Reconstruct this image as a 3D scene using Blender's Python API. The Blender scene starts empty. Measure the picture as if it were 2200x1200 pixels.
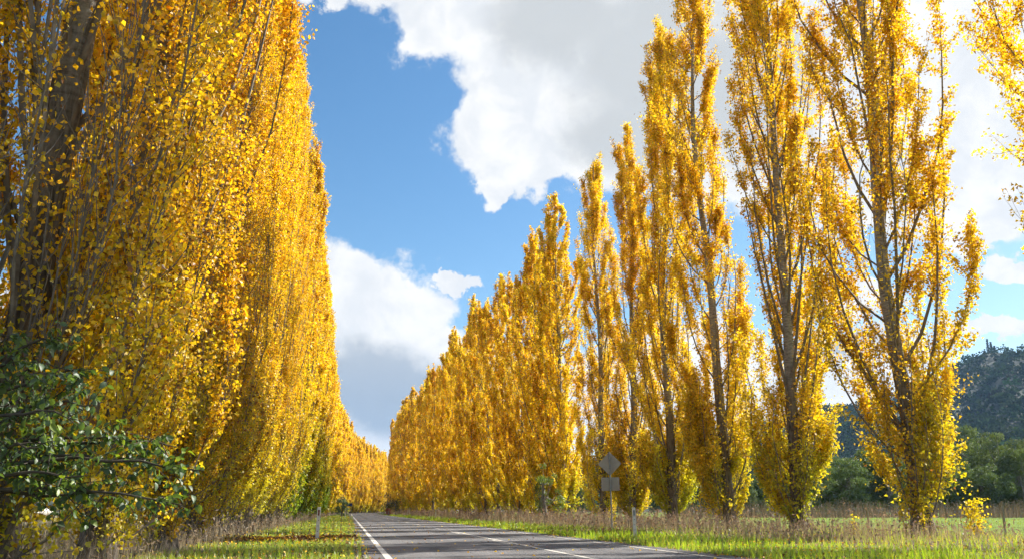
import bpy, math, random
import numpy as np
from mathutils import Vector, Matrix

sc = bpy.context.scene
R = math.radians

# ------------------------------------------------------------------ camera, sky, sun, exposure
FPX = 1940.0                      # focal length in pixels of the 2200 px wide photograph
HORIZON = 1096.0
PITCH = math.atan((HORIZON - 600.0) / FPX)
CAM_H = 0.89
cam_d = bpy.data.cameras.new('camera')
cam_d.sensor_width = 36.0
cam_d.lens = 36.0 * FPX / 2200.0
cam_d.clip_start = 0.05
cam_d.clip_end = 20000.0
cam = bpy.data.objects.new('camera', cam_d)
sc.collection.objects.link(cam)
cam.location = (0, 0, CAM_H)
cam.rotation_euler = (math.pi / 2 + PITCH, 0, 0)
sc.camera = cam

SUN_AZ, SUN_EL = R(58.0), R(39.0)      # azimuth to the right of the viewing direction
SKY_STRENGTH = 0.067
SUN_STRENGTH = 5.0
sc.view_settings.view_transform = 'Standard'
sc.view_settings.look = 'None'
sc.view_settings.gamma = 1.0
sc.view_settings.exposure = 1.25
sc.view_settings.use_curve_mapping = False

sun_dir = Vector((math.sin(SUN_AZ) * math.cos(SUN_EL), math.cos(SUN_AZ) * math.cos(SUN_EL), math.sin(SUN_EL)))
sun_d = bpy.data.lights.new('sun', 'SUN')
sun_d.energy = SUN_STRENGTH
sun_d.angle = R(0.53)
sun_d.color = (1.0, 0.945, 0.86)
sun = bpy.data.objects.new('sun', sun_d)
sc.collection.objects.link(sun)
sun.location = sun_dir * 200
sun.rotation_euler = sun_dir.to_track_quat('Z', 'Y').to_euler()


def pix_dir(px, py):
    """direction of a photograph pixel in world space"""
    u = (px - 1100.0) / FPX
    v = (600.0 - py) / FPX
    c, s = math.cos(PITCH), math.sin(PITCH)
    d = Vector((u, c - v * s, s + v * c))
    return d.normalized()


def pix_ang(px, py):
    d = pix_dir(px, py)
    return math.degrees(math.atan2(d.x, d.y)), math.degrees(math.asin(d.z))


class NT:
    """small node-tree helper"""
    def __init__(self, nt):
        self.nt = nt

    def n(self, typ, **kw):
        nd = self.nt.nodes.new(typ)
        for k, v in kw.items():
            setattr(nd, k, v)
        return nd

    def l(self, a, b):
        self.nt.links.new(a, b)

    def put(self, sock, v):
        if isinstance(v, bpy.types.NodeSocket):
            self.l(v, sock)
        else:
            sock.default_value = v

    def m(self, op, a, b=None, c=None, clamp=False):
        nd = self.n('ShaderNodeMath', operation=op, use_clamp=clamp)
        self.put(nd.inputs[0], a)
        if b is not None:
            self.put(nd.inputs[1], b)
        if c is not None:
            self.put(nd.inputs[2], c)
        return nd.outputs[0]

    def v(self, op, a, b=None):
        nd = self.n('ShaderNodeVectorMath', operation=op)
        self.put(nd.inputs[0], a)
        if b is not None:
            self.put(nd.inputs[1], b)
        return nd

    def ss(self, x, lo, hi, a=0.0, b=1.0, kind='SMOOTHSTEP'):
        nd = self.n('ShaderNodeMapRange', interpolation_type=kind, clamp=True) if kind == 'LINEAR' else self.n('ShaderNodeMapRange', interpolation_type=kind)
        self.put(nd.inputs['Value'], x)
        nd.inputs['From Min'].default_value = lo
        nd.inputs['From Max'].default_value = hi
        nd.inputs['To Min'].default_value = a
        nd.inputs['To Max'].default_value = b
        return nd.outputs['Result']

    def noise(self, vec, scale, detail=4.0, rough=0.55, dist=0.0):
        nd = self.n('ShaderNodeTexNoise')
        if vec is not None:
            self.l(vec, nd.inputs['Vector'])
        nd.inputs['Scale'].default_value = scale
        nd.inputs['Detail'].default_value = detail
        nd.inputs['Roughness'].default_value = rough
        nd.inputs['Distortion'].default_value = dist
        return nd.outputs['Fac']

    def mix(self, f, a, b, blend='MIX'):
        nd = self.n('ShaderNodeMix', data_type='RGBA', blend_type=blend)
        self.put(nd.inputs[0], f)
        for s, val in ((nd.inputs[6], a), (nd.inputs[7], b)):
            if isinstance(val, bpy.types.NodeSocket):
                self.l(val, s)
            else:
                s.default_value = (*val, 1.0) if len(val) == 3 else val
        return nd.outputs[2]


# --- the sky: Nishita blue with cumulus clouds laid out by direction
world = bpy.data.worlds.new('World')
sc.world = world
world.use_nodes = True
wt = world.node_tree
wt.nodes.clear()
W = NT(wt)
w_out = W.n('ShaderNodeOutputWorld')
sky = W.n('ShaderNodeTexSky', sky_type='NISHITA')
sky.sun_disc = False
sky.sun_elevation = SUN_EL
sky.sun_rotation = SUN_AZ
sky.altitude = 250.0
sky.air_density = 1.0
sky.dust_density = 0.6
sky.ozone_density = 1.2
hs = W.n('ShaderNodeHueSaturation')
hs.inputs['Saturation'].default_value = 1.27
hs.inputs['Hue'].default_value = 0.495
hs.inputs['Value'].default_value = 1.0
W.l(sky.outputs[0], hs.inputs['Color'])
bg_sky = W.n('ShaderNodeBackground')
bg_sky.inputs['Strength'].default_value = SKY_STRENGTH
W.l(hs.outputs[0], bg_sky.inputs['Color'])

tc = W.n('ShaderNodeTexCoord')
dvec = W.v('NORMALIZE', tc.outputs['Generated']).outputs[0]
sep = W.n('ShaderNodeSeparateXYZ')
W.l(dvec, sep.inputs[0])
az = W.m('DEGREES', W.m('ARCTAN2', sep.outputs[0], sep.outputs[1]))
el = W.m('DEGREES', W.m('ARCSINE', sep.outputs[2]))
comb = W.n('ShaderNodeCombineXYZ')
W.l(az, comb.inputs[0])
W.l(el, comb.inputs[1])
P_ang = comb.outputs[0]
# billow: the cloud outlines are pushed about by noise in direction space
for wsc, wam in ((9.0, 5.0), (30.0, 2.2)):
    wn = W.n('ShaderNodeTexNoise')
    W.l(dvec, wn.inputs['Vector'])
    wn.inputs['Scale'].default_value = wsc
    wn.inputs['Detail'].default_value = 6.0
    wn.inputs['Roughness'].default_value = 0.6
    off = W.v('MULTIPLY', W.v('SUBTRACT', wn.outputs['Color'], (0.5, 0.5, 0.5)).outputs[0], (wam, wam, 0)).outputs[0]
    P_ang = W.v('ADD', P_ang, off).outputs[0]
K = 1.0 / (FPX * math.pi / 180.0) * 0.93      # degrees per pixel, about


def blob_field(blobs, smooth=0.25):
    acc = None
    for (px, py, rx, ry) in blobs:
        a, e = pix_ang(px, py)
        d = W.v('SUBTRACT', P_ang, (a, e, 0)).outputs[0]
        kk = math.degrees(1.0 / FPX)
        d = W.v('MULTIPLY', d, (1.0 / (rx * kk), 1.0 / (ry * kk), 0)).outputs[0]
        f = W.m('SUBTRACT', 1.0, W.v('LENGTH', d).outputs['Value'])
        if acc is None:
            acc = f
        else:
            acc = W.m('SMOOTH_MAX', acc, f, smooth)
    return acc


cloud_blobs = [
    (690, -45, 90, 50), (850, -50, 130, 90), (960, 30, 150, 125), (1130, 60, 210, 190), (1090, 280, 155, 120),
    (1140, 345, 140, 75), (1060, 385, 45, 60), (1290, 310, 170, 120), (1390, 150, 330, 270), (1760, 60, 480, 400),
    (2130, 120, 260, 330), (1700, 380, 160, 90), (1560, 300, 200, 150), (1960, 400, 200, 120),
    (700, 690, 180, 165), (830, 715, 160, 150), (950, 790, 150, 110), (500, 760, 300, 190), (975, 618, 55, 20),
    (800, 900, 420, 150), (1500, 745, 170, 70), (1850, 775, 150, 80), (1680, 830, 260, 90), (1300, 870, 350, 120),
    (150, 760, 300, 160), (2080, 480, 120, 50), (1850, 640, 70, 40), (2190, 560, 90, 28), (2120, 690, 110, 24),
]
grey_blobs = [
    (1190, 40, 170, 110), (1400, 110, 260, 190), (1330, 290, 150, 110), (1600, 200, 200, 180), 
    (800, 845, 300, 100), (930, 880, 260, 70), (600, 860, 260, 80), (1790, 730, 120, 40),
]
nz_warp = W.noise(dvec, 9.0, 3.0, 0.5)
n1 = W.noise(dvec, 13.0, 9.0, 0.62, 0.25)
n2 = W.noise(dvec, 34.0, 7.0, 0.62, 0.15)
nn = W.m('ADD', W.m('MULTIPLY', W.m('SUBTRACT', n1, 0.5), 0.75), W.m('MULTIPLY', W.m('SUBTRACT', n2, 0.5), 0.42))
F_view = blob_field(cloud_blobs, 0.12)
# away from the frame: the same broken cumulus, from noise alone
a0, e0 = pix_ang(1100, 560)
cdir = pix_dir(1100, 560)
cosang = W.v('DOT_PRODUCT', dvec, tuple(cdir)).outputs['Value']
outside = W.ss(cosang, math.cos(R(30)), math.cos(R(42)))
ng = W.noise(dvec, 3.1, 5.0, 0.5, 0.2)
F_gen = W.m('SUBTRACT', W.m('MULTIPLY', W.m('SUBTRACT', ng, 0.5), 3.2), 0.0)
F0 = W.m('ADD', W.m('MULTIPLY', F_view, W.m('SUBTRACT', 1.0, outside)), W.m('MULTIPLY', F_gen, outside))
F = W.m('ADD', F0, nn)
alpha = W.ss(F, -0.04, 0.20)
G = W.m('ADD', blob_field(grey_blobs, 0.3), W.m('MULTIPLY', nn, 0.7))
G = W.m('MULTIPLY', G, W.m('SUBTRACT', 1.0, outside))
G = W.m('ADD', G, W.m('MULTIPLY', outside, W.m('SUBTRACT', F, 0.35)))
gfac = W.m('MULTIPLY', W.ss(G, -0.22, 0.55), W.ss(el, 3.4, 5.2))
tex = W.ss(W.noise(dvec, 22.0, 8.0, 0.6, 0.3), 0.35, 0.66)
c_white = W.mix(tex, (0.80, 0.83, 0.87), (0.97, 0.97, 0.97))
low = W.ss(el, 6.0, 14.0)
c_grey = W.mix(low, (0.34, 0.43, 0.55), (0.59, 0.62, 0.64))
c_cloud = W.mix(W.m('MULTIPLY', gfac, 0.92), c_white, c_grey)
bg_cl = W.n('ShaderNodeBackground')
bg_cl.inputs['Strength'].default_value = 0.45
W.l(c_cloud, bg_cl.inputs['Color'])
mixs = W.n('ShaderNodeMixShader')
W.l(alpha, mixs.inputs[0])
W.l(bg_sky.outputs[0], mixs.inputs[1])
W.l(bg_cl.outputs[0], mixs.inputs[2])
W.l(mixs.outputs[0], w_out.inputs['Surface'])

sc.render.engine = 'CYCLES'
cy = sc.cycles
cy.use_denoising = True
try:
    cy.denoiser = 'OPENIMAGEDENOISE'
    cy.denoising_input_passes = 'RGB_ALBEDO_NORMAL'
except Exception:
    pass
cy.max_bounces = 6
cy.diffuse_bounces = 4
cy.glossy_bounces = 2
cy.transmission_bounces = 5
cy.transparent_max_bounces = 6
cy.volume_bounces = 0
cy.use_adaptive_sampling = True
cy.adaptive_threshold = 0.03
cy.sample_clamp_indirect = 6.0
cy.caustics_reflective = False
cy.caustics_refractive = False
world.cycles.sampling_method = 'MANUAL'
world.cycles.sample_map_resolution = 512

# ------------------------------------------------------------------ helpers
col = sc.collection
TAN = 0.1760
DV = np.array((-TAN, 1.0)) / math.hypot(TAN, 1.0)        # along the road
NV = np.array((DV[1], -DV[0]))                            # to the right of the road
BEND0, BENDR = 230.0, 1600.0


def bend(s):
    s = np.asarray(s, float)
    return np.where(s > BEND0, (s - BEND0) ** 2 / (2 * BENDR), 0.0)


def road_xy(lat, s):
    """point beside the road: lat metres right of the camera's line, s metres along"""
    lat = np.asarray(lat, float) + bend(s)
    s = np.asarray(s, float)
    return NV[0] * lat + DV[0] * s, NV[1] * lat + DV[1] * s


def px_ground(px, d):
    """ground point on the vertical plane through a photo column, d metres ahead"""
    k = FPX / math.cos(PITCH)
    return (px - 1100.0) / k * d, d


def tag(o, label=None, cat=None, group=None, kind=None):
    if label:
        o['label'] = label
    if cat:
        o['category'] = cat
    if group:
        o['group'] = group
    if kind:
        o['kind'] = kind
    return o


def new_obj(name, mesh, parent=None, loc=None):
    o = bpy.data.objects.new(name, mesh)
    col.objects.link(o)
    if parent is not None:
        o.parent = parent
    if loc is not None:
        o.location = loc
    return o


def empty(name, loc=(0, 0, 0), rz=0.0, tilt=(0, 0), scale=1.0):
    o = bpy.data.objects.new(name, None)
    o.empty_display_size = 0.3
    col.objects.link(o)
    o.location = loc
    o.rotation_euler = (tilt[0], tilt[1], rz)
    o.scale = (scale, scale, scale) if not isinstance(scale, tuple) else scale
    return o


def mk_mesh(name, verts, polys, mat=None, colors=None, smooth=False):
    """polys: list of integer arrays (n,k); colors: (nverts,3) point colours"""
    verts = np.asarray(verts, np.float32).reshape(-1, 3)
    me = bpy.data.meshes.new(name)
    me.vertices.add(len(verts))
    me.vertices.foreach_set('co', verts.ravel())
    polys = [np.asarray(p, np.int32) for p in polys if len(p)]
    nl = sum(p.size for p in polys)
    nf = sum(len(p) for p in polys)
    me.loops.add(nl)
    me.loops.foreach_set('vertex_index', np.concatenate([p.ravel() for p in polys]))
    me.polygons.add(nf)
    tot = np.concatenate([np.full(len(p), p.shape[1], np.int32) for p in polys])
    start = np.concatenate(([0], np.cumsum(tot)[:-1])).astype(np.int32)
    me.polygons.foreach_set('loop_start', start)
    if smooth:
        me.polygons.foreach_set('use_smooth', np.ones(nf, bool))
    else:
        me.polygons.foreach_set('use_smooth', np.zeros(nf, bool))
    if colors is not None:
        ca = me.color_attributes.new('Col', 'FLOAT_COLOR', 'POINT')
        c4 = np.ones((len(verts), 4), np.float32)
        c4[:, :3] = colors
        ca.data.foreach_set('color', c4.ravel())
    if mat is not None:
        me.materials.append(mat)
    me.update(calc_edges=True)
    return me


def tubes(P, Rr, m=6, cap=True):
    """P (n,k,3) centre lines, Rr (n,k) radii -> verts, quads"""
    P = np.asarray(P, float)
    Rr = np.asarray(Rr, float)
    n, k, _ = P.shape
    T = np.gradient(P, axis=1)
    T /= np.linalg.norm(T, axis=2, keepdims=True) + 1e-9
    mean = T.mean(axis=1)
    ref = np.where(np.abs(mean[:, :1]) < 0.8, np.array([[1.0, 0, 0]]), np.array([[0, 1.0, 0]]))[:, None, :]
    U = np.cross(T, np.broadcast_to(ref, T.shape))
    U /= np.linalg.norm(U, axis=2, keepdims=True) + 1e-9
    V = np.cross(T, U)
    a = np.linspace(0, 2 * math.pi, m, endpoint=False)
    ring = P[:, :, None, :] + Rr[:, :, None, None] * (np.cos(a)[None, None, :, None] * U[:, :, None, :] + np.sin(a)[None, None, :, None] * V[:, :, None, :])
    verts = ring.reshape(-1, 3)
    i = np.arange(n)[:, None, None] * (k * m)
    j = np.arange(k - 1)[None, :, None] * m
    q = np.arange(m)[None, None, :]
    q2 = (q + 1) % m
    quads = np.stack([i + j + q, i + j + q2, i + j + m + q2, i + j + m + q], axis=-1).reshape(-1, 4)
    return verts, quads


def box(cx, cy, cz, sx, sy, sz):
    v = np.array([(x, y, z) for z in (-.5, .5) for y in (-.5, .5) for x in (-.5, .5)]) * (sx, sy, sz) + (cx, cy, cz)
    f = np.array([(0, 2, 3, 1), (4, 5, 7, 6), (0, 1, 5, 4), (2, 6, 7, 3), (0, 4, 6, 2), (1, 3, 7, 5)])
    return v, f


class MB:
    def __init__(self):
        self.v, self.p, self.c, self.n = [], [], [], 0

    def add(self, v, f, c=None):
        v = np.asarray(v, float).reshape(-1, 3)
        if isinstance(f, list) and len(f) and isinstance(f[0], np.ndarray) and f[0].ndim == 2:
            for g in f:
                self.p.append(g + self.n)
        else:
            self.p.append(np.asarray(f) + self.n)
        self.v.append(v)
        if c is not None:
            self.c.append(np.broadcast_to(np.asarray(c, float), (len(v), 3)))
        self.n += len(v)

    def mesh(self, name, mat, smooth=False):
        c = np.concatenate(self.c) if self.c else None
        return mk_mesh(name, np.concatenate(self.v), self.p, mat, c, smooth)


# ------------------------------------------------------------------ materials
def new_mat(name):
    m = bpy.data.materials.new(name)
    m.use_nodes = True
    m.node_tree.nodes.clear()
    t = NT(m.node_tree)
    out = t.n('ShaderNodeOutputMaterial')
    return m, t, out


def leaf_mat(name, trans=0.5, gloss=0.06, rough=0.45, tint=(1, 1, 1), tcol=(1.15, 1.12, 0.55)):
    m, t, out = new_mat(name)
    at = t.n('ShaderNodeAttribute', attribute_name='Col')
    c = at.outputs['Color']
    info = t.n('ShaderNodeObjectInfo')
    # trees of the row differ a little in hue and value
    h = t.n('ShaderNodeHueSaturation')
    t.l(c, h.inputs['Color'])
    t.put(h.inputs['Hue'], t.m('ADD', 0.5, t.m('MULTIPLY', t.m('SUBTRACT', info.outputs['Random'], 0.5), 0.012)))
    t.put(h.inputs['Value'], t.m('ADD', 0.93, t.m('MULTIPLY', info.outputs['Random'], 0.14)))
    c = t.mix(1.0, h.outputs[0], tint, 'MULTIPLY')
    d = t.n('ShaderNodeBsdfDiffuse')
    t.l(c, d.inputs['Color'])
    tr = t.n('ShaderNodeBsdfTranslucent')
    t.l(t.mix(1.0, c, tcol, 'MULTIPLY'), tr.inputs['Color'])
    ms = t.n('ShaderNodeMixShader')
    ms.inputs[0].default_value = trans
    t.l(d.outputs[0], ms.inputs[1])
    t.l(tr.outputs[0], ms.inputs[2])
    g = t.n('ShaderNodeBsdfGlossy')
    g.inputs['Roughness'].default_value = rough
    g.inputs['Color'].default_value = (0.9, 0.9, 0.9, 1)
    ms2 = t.n('ShaderNodeMixShader')
    ms2.inputs[0].default_value = gloss
    t.l(ms.outputs[0], ms2.inputs[1])
    t.l(g.outputs[0], ms2.inputs[2])
    t.l(ms2.outputs[0], out.inputs['Surface'])
    return m


def bark_mat(name, dark, light, zmix=None, sx=9.0, bump=0.6):
    m, t, out = new_mat(name)
    tcn = t.n('ShaderNodeTexCoord')
    mp = t.n('ShaderNodeMapping')
    mp.inputs['Scale'].default_value = (sx, sx, sx * 0.16)
    t.l(tcn.outputs['Object'], mp.inputs['Vector'])
    n = t.noise(mp.outputs[0], 1.6, 8, 0.65, 0.6)
    n_big = t.noise(tcn.outputs['Object'], 1.1, 4, 0.6)
    f = t.ss(n, 0.36, 0.62)
    c = t.mix(f, dark, light)
    c = t.mix(t.ss(n_big, 0.45, 0.75), c, (light[0] * 1.15, light[1] * 1.12, light[2] * 1.05))
    if zmix:      # smooth pale bark with dark lenticel bands higher up
        sp = t.n('ShaderNodeSeparateXYZ')
        t.l(tcn.outputs['Object'], sp.inputs[0])
        mp2 = t.n('ShaderNodeMapping')
        mp2.inputs['Scale'].default_value = (3.0, 3.0, 11.0)
        t.l(tcn.outputs['Object'], mp2.inputs['Vector'])
        nb = t.noise(mp2.outputs[0], 1.4, 6, 0.7, 0.3)
        up = t.mix(t.ss(nb, 0.42, 0.66), zmix[2], (zmix[2][0] * .42, zmix[2][1] * .4, zmix[2][2] * .38))
        fz = t.ss(t.m('ADD', sp.outputs[2], t.m('MULTIPLY', t.m('SUBTRACT', n_big, 0.5), 3.0)), zmix[0], zmix[1])
        c = t.mix(fz, c, up)
    p = t.n('ShaderNodeBsdfPrincipled')
    t.l(c, p.inputs['Base Color'])
    p.inputs['Roughness'].default_value = 0.9
    p.inputs['Specular IOR Level'].default_value = 0.2
    b = t.n('ShaderNodeBump')
    b.inputs['Strength'].default_value = bump
    b.inputs['Distance'].default_value = 0.05
    t.l(n, b.inputs['Height'])
    t.l(b.outputs[0], p.inputs['Normal'])
    t.l(p.outputs[0], out.inputs['Surface'])
    return m


def plain_mat(name, colr, rough=0.6, metal=0.0, nscale=8.0, var=0.25, bump=0.0, spec=0.4):
    m, t, out = new_mat(name)
    tcn = t.n('ShaderNodeTexCoord')
    n = t.noise(tcn.outputs['Object'], nscale, 6, 0.65, 0.2)
    c = t.mix(t.ss(n, 0.3, 0.7), tuple(x * (1 - var) for x in colr), tuple(min(1, x * (1 + var * .6)) for x in colr))
    p = t.n('ShaderNodeBsdfPrincipled')
    t.l(c, p.inputs['Base Color'])
    p.inputs['Roughness'].default_value = rough
    p.inputs['Metallic'].default_value = metal
    p.inputs['Specular IOR Level'].default_value = spec
    if bump:
        b = t.n('ShaderNodeBump')
        b.inputs['Strength'].default_value = bump
        b.inputs['Distance'].default_value = 0.02
        t.l(n, b.inputs['Height'])
        t.l(b.outputs[0], p.inputs['Normal'])
    t.l(p.outputs[0], out.inputs['Surface'])
    return m


M_gold = leaf_mat('poplar_leaf', 0.58, 0.035, 0.45)
M_green = leaf_mat('green_leaf', 0.42, 0.045, 0.5, tcol=(1.6, 1.55, 0.5))
M_gum = leaf_mat('gum_leaf', 0.34, 0.04, 0.5, tcol=(1.3, 1.35, 0.6))
M_forest = leaf_mat('forest_leaf', 0.12, 0.0, 0.6, tcol=(1.1, 1.15, 0.7))
M_grass = leaf_mat('grass_blade', 0.5, 0.05, 0.4, tcol=(1.4, 1.5, 0.5))
M_dry = leaf_mat('dry_stem', 0.38, 0.03, 0.5, tcol=(1.1, 1.0, 0.8))
M_litter = leaf_mat('fallen_leaf', 0.2, 0.03, 0.5)
M_bark = bark_mat('poplar_bark', (0.055, 0.044, 0.034), (0.20, 0.165, 0.13), (4.0, 9.0, (0.36, 0.33, 0.285)), 9.0, 0.9)
M_twig = plain_mat('twig_bark', (0.20, 0.165, 0.13), 0.85, 0, 5.0, 0.4)
M_gumbark = plain_mat('gum_bark', (0.22, 0.20, 0.17), 0.85, 0, 1.5, 0.5)
M_stem = plain_mat('young_stem', (0.07, 0.055, 0.035), 0.8, 0, 6, 0.4)


def ground_material():
    m, t, out = new_mat('ground')
    tcn = t.n('ShaderNodeTexCoord')
    P = tcn.outputs['Object']
    lat = t.v('DOT_PRODUCT', P, (float(NV[0]), float(NV[1]), 0)).outputs['Value']
    n_big = t.noise(P, 0.35, 5, 0.6, 0.3)
    n_mid = t.noise(P, 1.7, 6, 0.65, 0.3)
    n_fine = t.noise(P, 14.0, 8, 0.75)
    lat_w = t.m('ADD', lat, t.m('MULTIPLY', t.m('SUBTRACT', n_mid, 0.5), 2.6))
    lat_w = t.m('ADD', lat_w, t.m('MULTIPLY', t.m('SUBTRACT', n_big, 0.5), 1.6))
    green = t.mix(t.ss(n_mid, 0.35, 0.7), (0.075, 0.115, 0.018), (0.16, 0.16, 0.045))
    green = t.mix(t.ss(n_fine, 0.3, 0.75), green, (0.035, 0.05, 0.012))
    dry = t.mix(t.ss(n_mid, 0.3, 0.7), (0.13, 0.10, 0.062), (0.24, 0.19, 0.12))
    dry = t.mix(t.ss(n_fine, 0.35, 0.8), dry, (0.06, 0.045, 0.03))
    field_l = t.mix(t.ss(n_big, 0.42, 0.62), (0.22, 0.175, 0.11), (0.13, 0.14, 0.045))
    field_r = t.mix(t.ss(n_mid, 0.3, 0.75), (0.11, 0.19, 0.020), (0.17, 0.22, 0.04))
    c = t.mix(t.ss(lat_w, -7.0, -6.0), field_l, dry)
    c = t.mix(t.ss(lat_w, -3.7, -2.9), c, green)
    c = t.mix(t.ss(lat_w, 11.0, 12.8), c, dry)
    c = t.mix(t.ss(lat_w, 21.0, 24.5), c, field_r)
    # gravelly shoulder beside the asphalt
    sh = t.m('MULTIPLY', t.ss(lat, -0.15, 0.35), t.ss(lat, 8.4, 7.7))
    grav = t.mix(t.ss(n_fine, 0.35, 0.7), (0.10, 0.085, 0.06), (0.21, 0.18, 0.14))
    c = t.mix(t.m('MULTIPLY', sh, 0.8), c, grav)
    p = t.n('ShaderNodeBsdfPrincipled')
    t.l(c, p.inputs['Base Color'])
    p.inputs['Roughness'].default_value = 0.95
    p.inputs['Specular IOR Level'].default_value = 0.1
    b = t.n('ShaderNodeBump')
    b.inputs['Strength'].default_value = 0.8
    b.inputs['Distance'].default_value = 0.08
    t.l(t.m('ADD', n_fine, n_mid), b.inputs['Height'])
    t.l(b.outputs[0], p.inputs['Normal'])
    t.l(p.outputs[0], out.inputs['Surface'])
    return m


def asphalt_material():
    m, t, out = new_mat('asphalt')
    tcn = t.n('ShaderNodeTexCoord')
    P = tcn.outputs['Object']
    agg = t.n('ShaderNodeTexVoronoi')
    agg.inputs['Scale'].default_value = 60.0
    t.l(P, agg.inputs['Vector'])
    lat = t.v('DOT_PRODUCT', P, (float(NV[0]), float(NV[1]), 0)).outputs['Value']
    n1 = t.noise(P, 0.5, 5, 0.6)
    n2 = t.noise(P, 25.0, 8, 0.8)
    # wheel tracks are polished darker, along the road
    tracks = t.m('ABSOLUTE', t.m('SINE', t.m('MULTIPLY', t.m('ADD', lat, 0.2), math.pi / 1.65)))
    c = t.mix(t.ss(n2, 0.3, 0.7), (0.082, 0.082, 0.089), (0.27, 0.265, 0.26))
    c = t.mix(t.m('MULTIPLY', t.ss(n1, 0.35, 0.7), 0.45), c, (0.155, 0.15, 0.145))
    c = t.mix(t.m('MULTIPLY', t.ss(tracks, 0.55, 1.0), 0.28), c, (0.075, 0.075, 0.078))
    mpw = t.n('ShaderNodeMapping')
    mpw.inputs['Scale'].default_value = (0.45, 0.45, 0.45)
    wv = t.n('ShaderNodeTexNoise')
    wv.inputs['Scale'].default_value = 1.5
    t.l(P, wv.inputs['Vector'])
    t.l(t.v('ADD', P, wv.outputs['Color']).outputs[0], mpw.inputs['Vector'])
    cr = t.n('ShaderNodeTexVoronoi', feature='DISTANCE_TO_EDGE')
    cr.inputs['Scale'].default_value = 0.8
    t.l(mpw.outputs[0], cr.inputs['Vector'])
    crack = t.m('MULTIPLY', t.ss(cr.outputs['Distance'], 0.012, 0.003), t.ss(t.noise(P, 0.21, 3), 0.46, 0.58))
    c = t.mix(t.m('MULTIPLY', crack, 0.75), c, (0.03, 0.03, 0.032))
    # worn, gravelly edges and a repair patch tone
    c = t.mix(t.m('MULTIPLY', t.ss(t.noise(P, 0.13, 2, 0.4), 0.56, 0.60), 0.30), c, (0.10, 0.10, 0.105))
    p = t.n('ShaderNodeBsdfPrincipled')
    t.l(c, p.inputs['Base Color'])
    p.inputs['Roughness'].default_value = 0.9
    p.inputs['Specular IOR Level'].default_value = 0.08
    b = t.n('ShaderNodeBump')
    b.inputs['Strength'].default_value = 0.9
    b.inputs['Distance'].default_value = 0.012
    t.l(t.m('ADD', agg.outputs['Distance'], n2), b.inputs['Height'])
    t.l(b.outputs[0], p.inputs['Normal'])
    t.l(p.outputs[0], out.inputs['Surface'])
    return m


def paint_material():
    m, t, out = new_mat('road_paint')
    tcn = t.n('ShaderNodeTexCoord')
    n = t.noise(tcn.outputs['Object'], 11.0, 9, 0.8, 0.2)
    n2 = t.noise(tcn.outputs['Object'], 1.3, 4, 0.6)
    c = t.mix(t.ss(n2, 0.35, 0.7), (0.50, 0.475, 0.41), (0.68, 0.65, 0.58))
    c = t.mix(t.ss(n, 0.50, 0.68), c, (0.24, 0.235, 0.22))
    p = t.n('ShaderNodeBsdfPrincipled')
    t.l(c, p.inputs['Base Color'])
    p.inputs['Roughness'].default_value = 0.6
    t.l(p.outputs[0], out.inputs['Surface'])
    return m


M_ground = ground_material()
M_asph = asphalt_material()
M_paint = paint_material()

# ------------------------------------------------------------------ ground and road
rng = np.random.default_rng(11)


def hnoise(x, y):
    return (np.sin(x * 0.9 + 1.3) * np.cos(y * 0.7 + .4) + 0.6 * np.sin(x * 2.1 + y * 1.3) + 0.5 * np.cos(y * 2.7 - x * 1.1)) / 2.1


def ground_z(x, y):
    x = np.asarray(x, float)
    y = np.asarray(y, float)
    s = x * DV[0] + y * DV[1]
    lat = x * NV[0] + y * NV[1] - bend(s)
    off = np.maximum(np.maximum(0.2 - lat, lat - 7.8), 0.0)
    w = np.clip(off / 2.5, 0, 1)
    near = np.clip(1.0 - (np.hypot(x, y) - 120) / 80, 0, 1)
    return w * near * (0.06 * hnoise(x, y) - 0.02)


def make_ground():
    mb = MB()
    # fine inner patch, coarse rings out to the horizon, as one sheet
    xs = np.concatenate((np.linspace(-6000, -600, 7)[:-1], np.linspace(-600, -80, 9)[:-1], np.linspace(-80, 80, 121), np.linspace(80, 600, 9)[1:], np.linspace(600, 6000, 7)[1:]))
    ys = np.concatenate((np.linspace(-6000, -600, 5)[:-1], np.linspace(-600, -20, 7)[:-1], np.linspace(-20, 160, 131), np.linspace(160, 700, 12)[1:], np.linspace(700, 6000, 7)[1:]))
    X, Y = np.meshgrid(xs, ys, indexing='xy')
    Z = ground_z(X, Y)
    v = np.stack([X, Y, Z], -1).reshape(-1, 3)
    nx, ny = len(xs), len(ys)
    i = np.arange(nx - 1)[None, :] + np.arange(ny - 1)[:, None] * nx
    q = np.stack([i, i + 1, i + nx + 1, i + nx], -1).reshape(-1, 4)
    me = mk_mesh('ground', v, [q], M_ground, None, True)
    return tag(new_obj('ground', me), kind='structure')


def strip(lat0, lat1, s0, s1, z, ds=3.0, jitter=0.0):
    n = max(2, int((s1 - s0) / ds) + 1)
    s = np.linspace(s0, s1, n)
    j0 = rng.normal(0, jitter, n) if jitter else 0
    j1 = rng.normal(0, jitter, n) if jitter else 0
    x0, y0 = road_xy(np.full(n, lat0) + j0, s)
    x1, y1 = road_xy(np.full(n, lat1) + j1, s)
    v = np.empty((n, 2, 3))
    v[:, 0] = np.stack([x0, y0, np.full(n, z)], -1)
    v[:, 1] = np.stack([x1, y1, np.full(n, z)], -1)
    i = np.arange(n - 1) * 2
    q = np.stack([i, i + 1, i + 3, i + 2], -1)
    return v.reshape(-1, 3), q


make_ground()
v, q = strip(0.33, 7.62, -15, 700, 0.012, 0.5, 0.035)
road = tag(new_obj('road', mk_mesh('road', v, [q], M_asph)), kind='structure')


def line(name, lat, w, s0, s1, ds=2.0):
    v, q = strip(lat - w / 2, lat + w / 2, s0, s1, 0.017, ds)
    return new_obj(name, mk_mesh(name, v, [q], M_paint), road)


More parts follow.
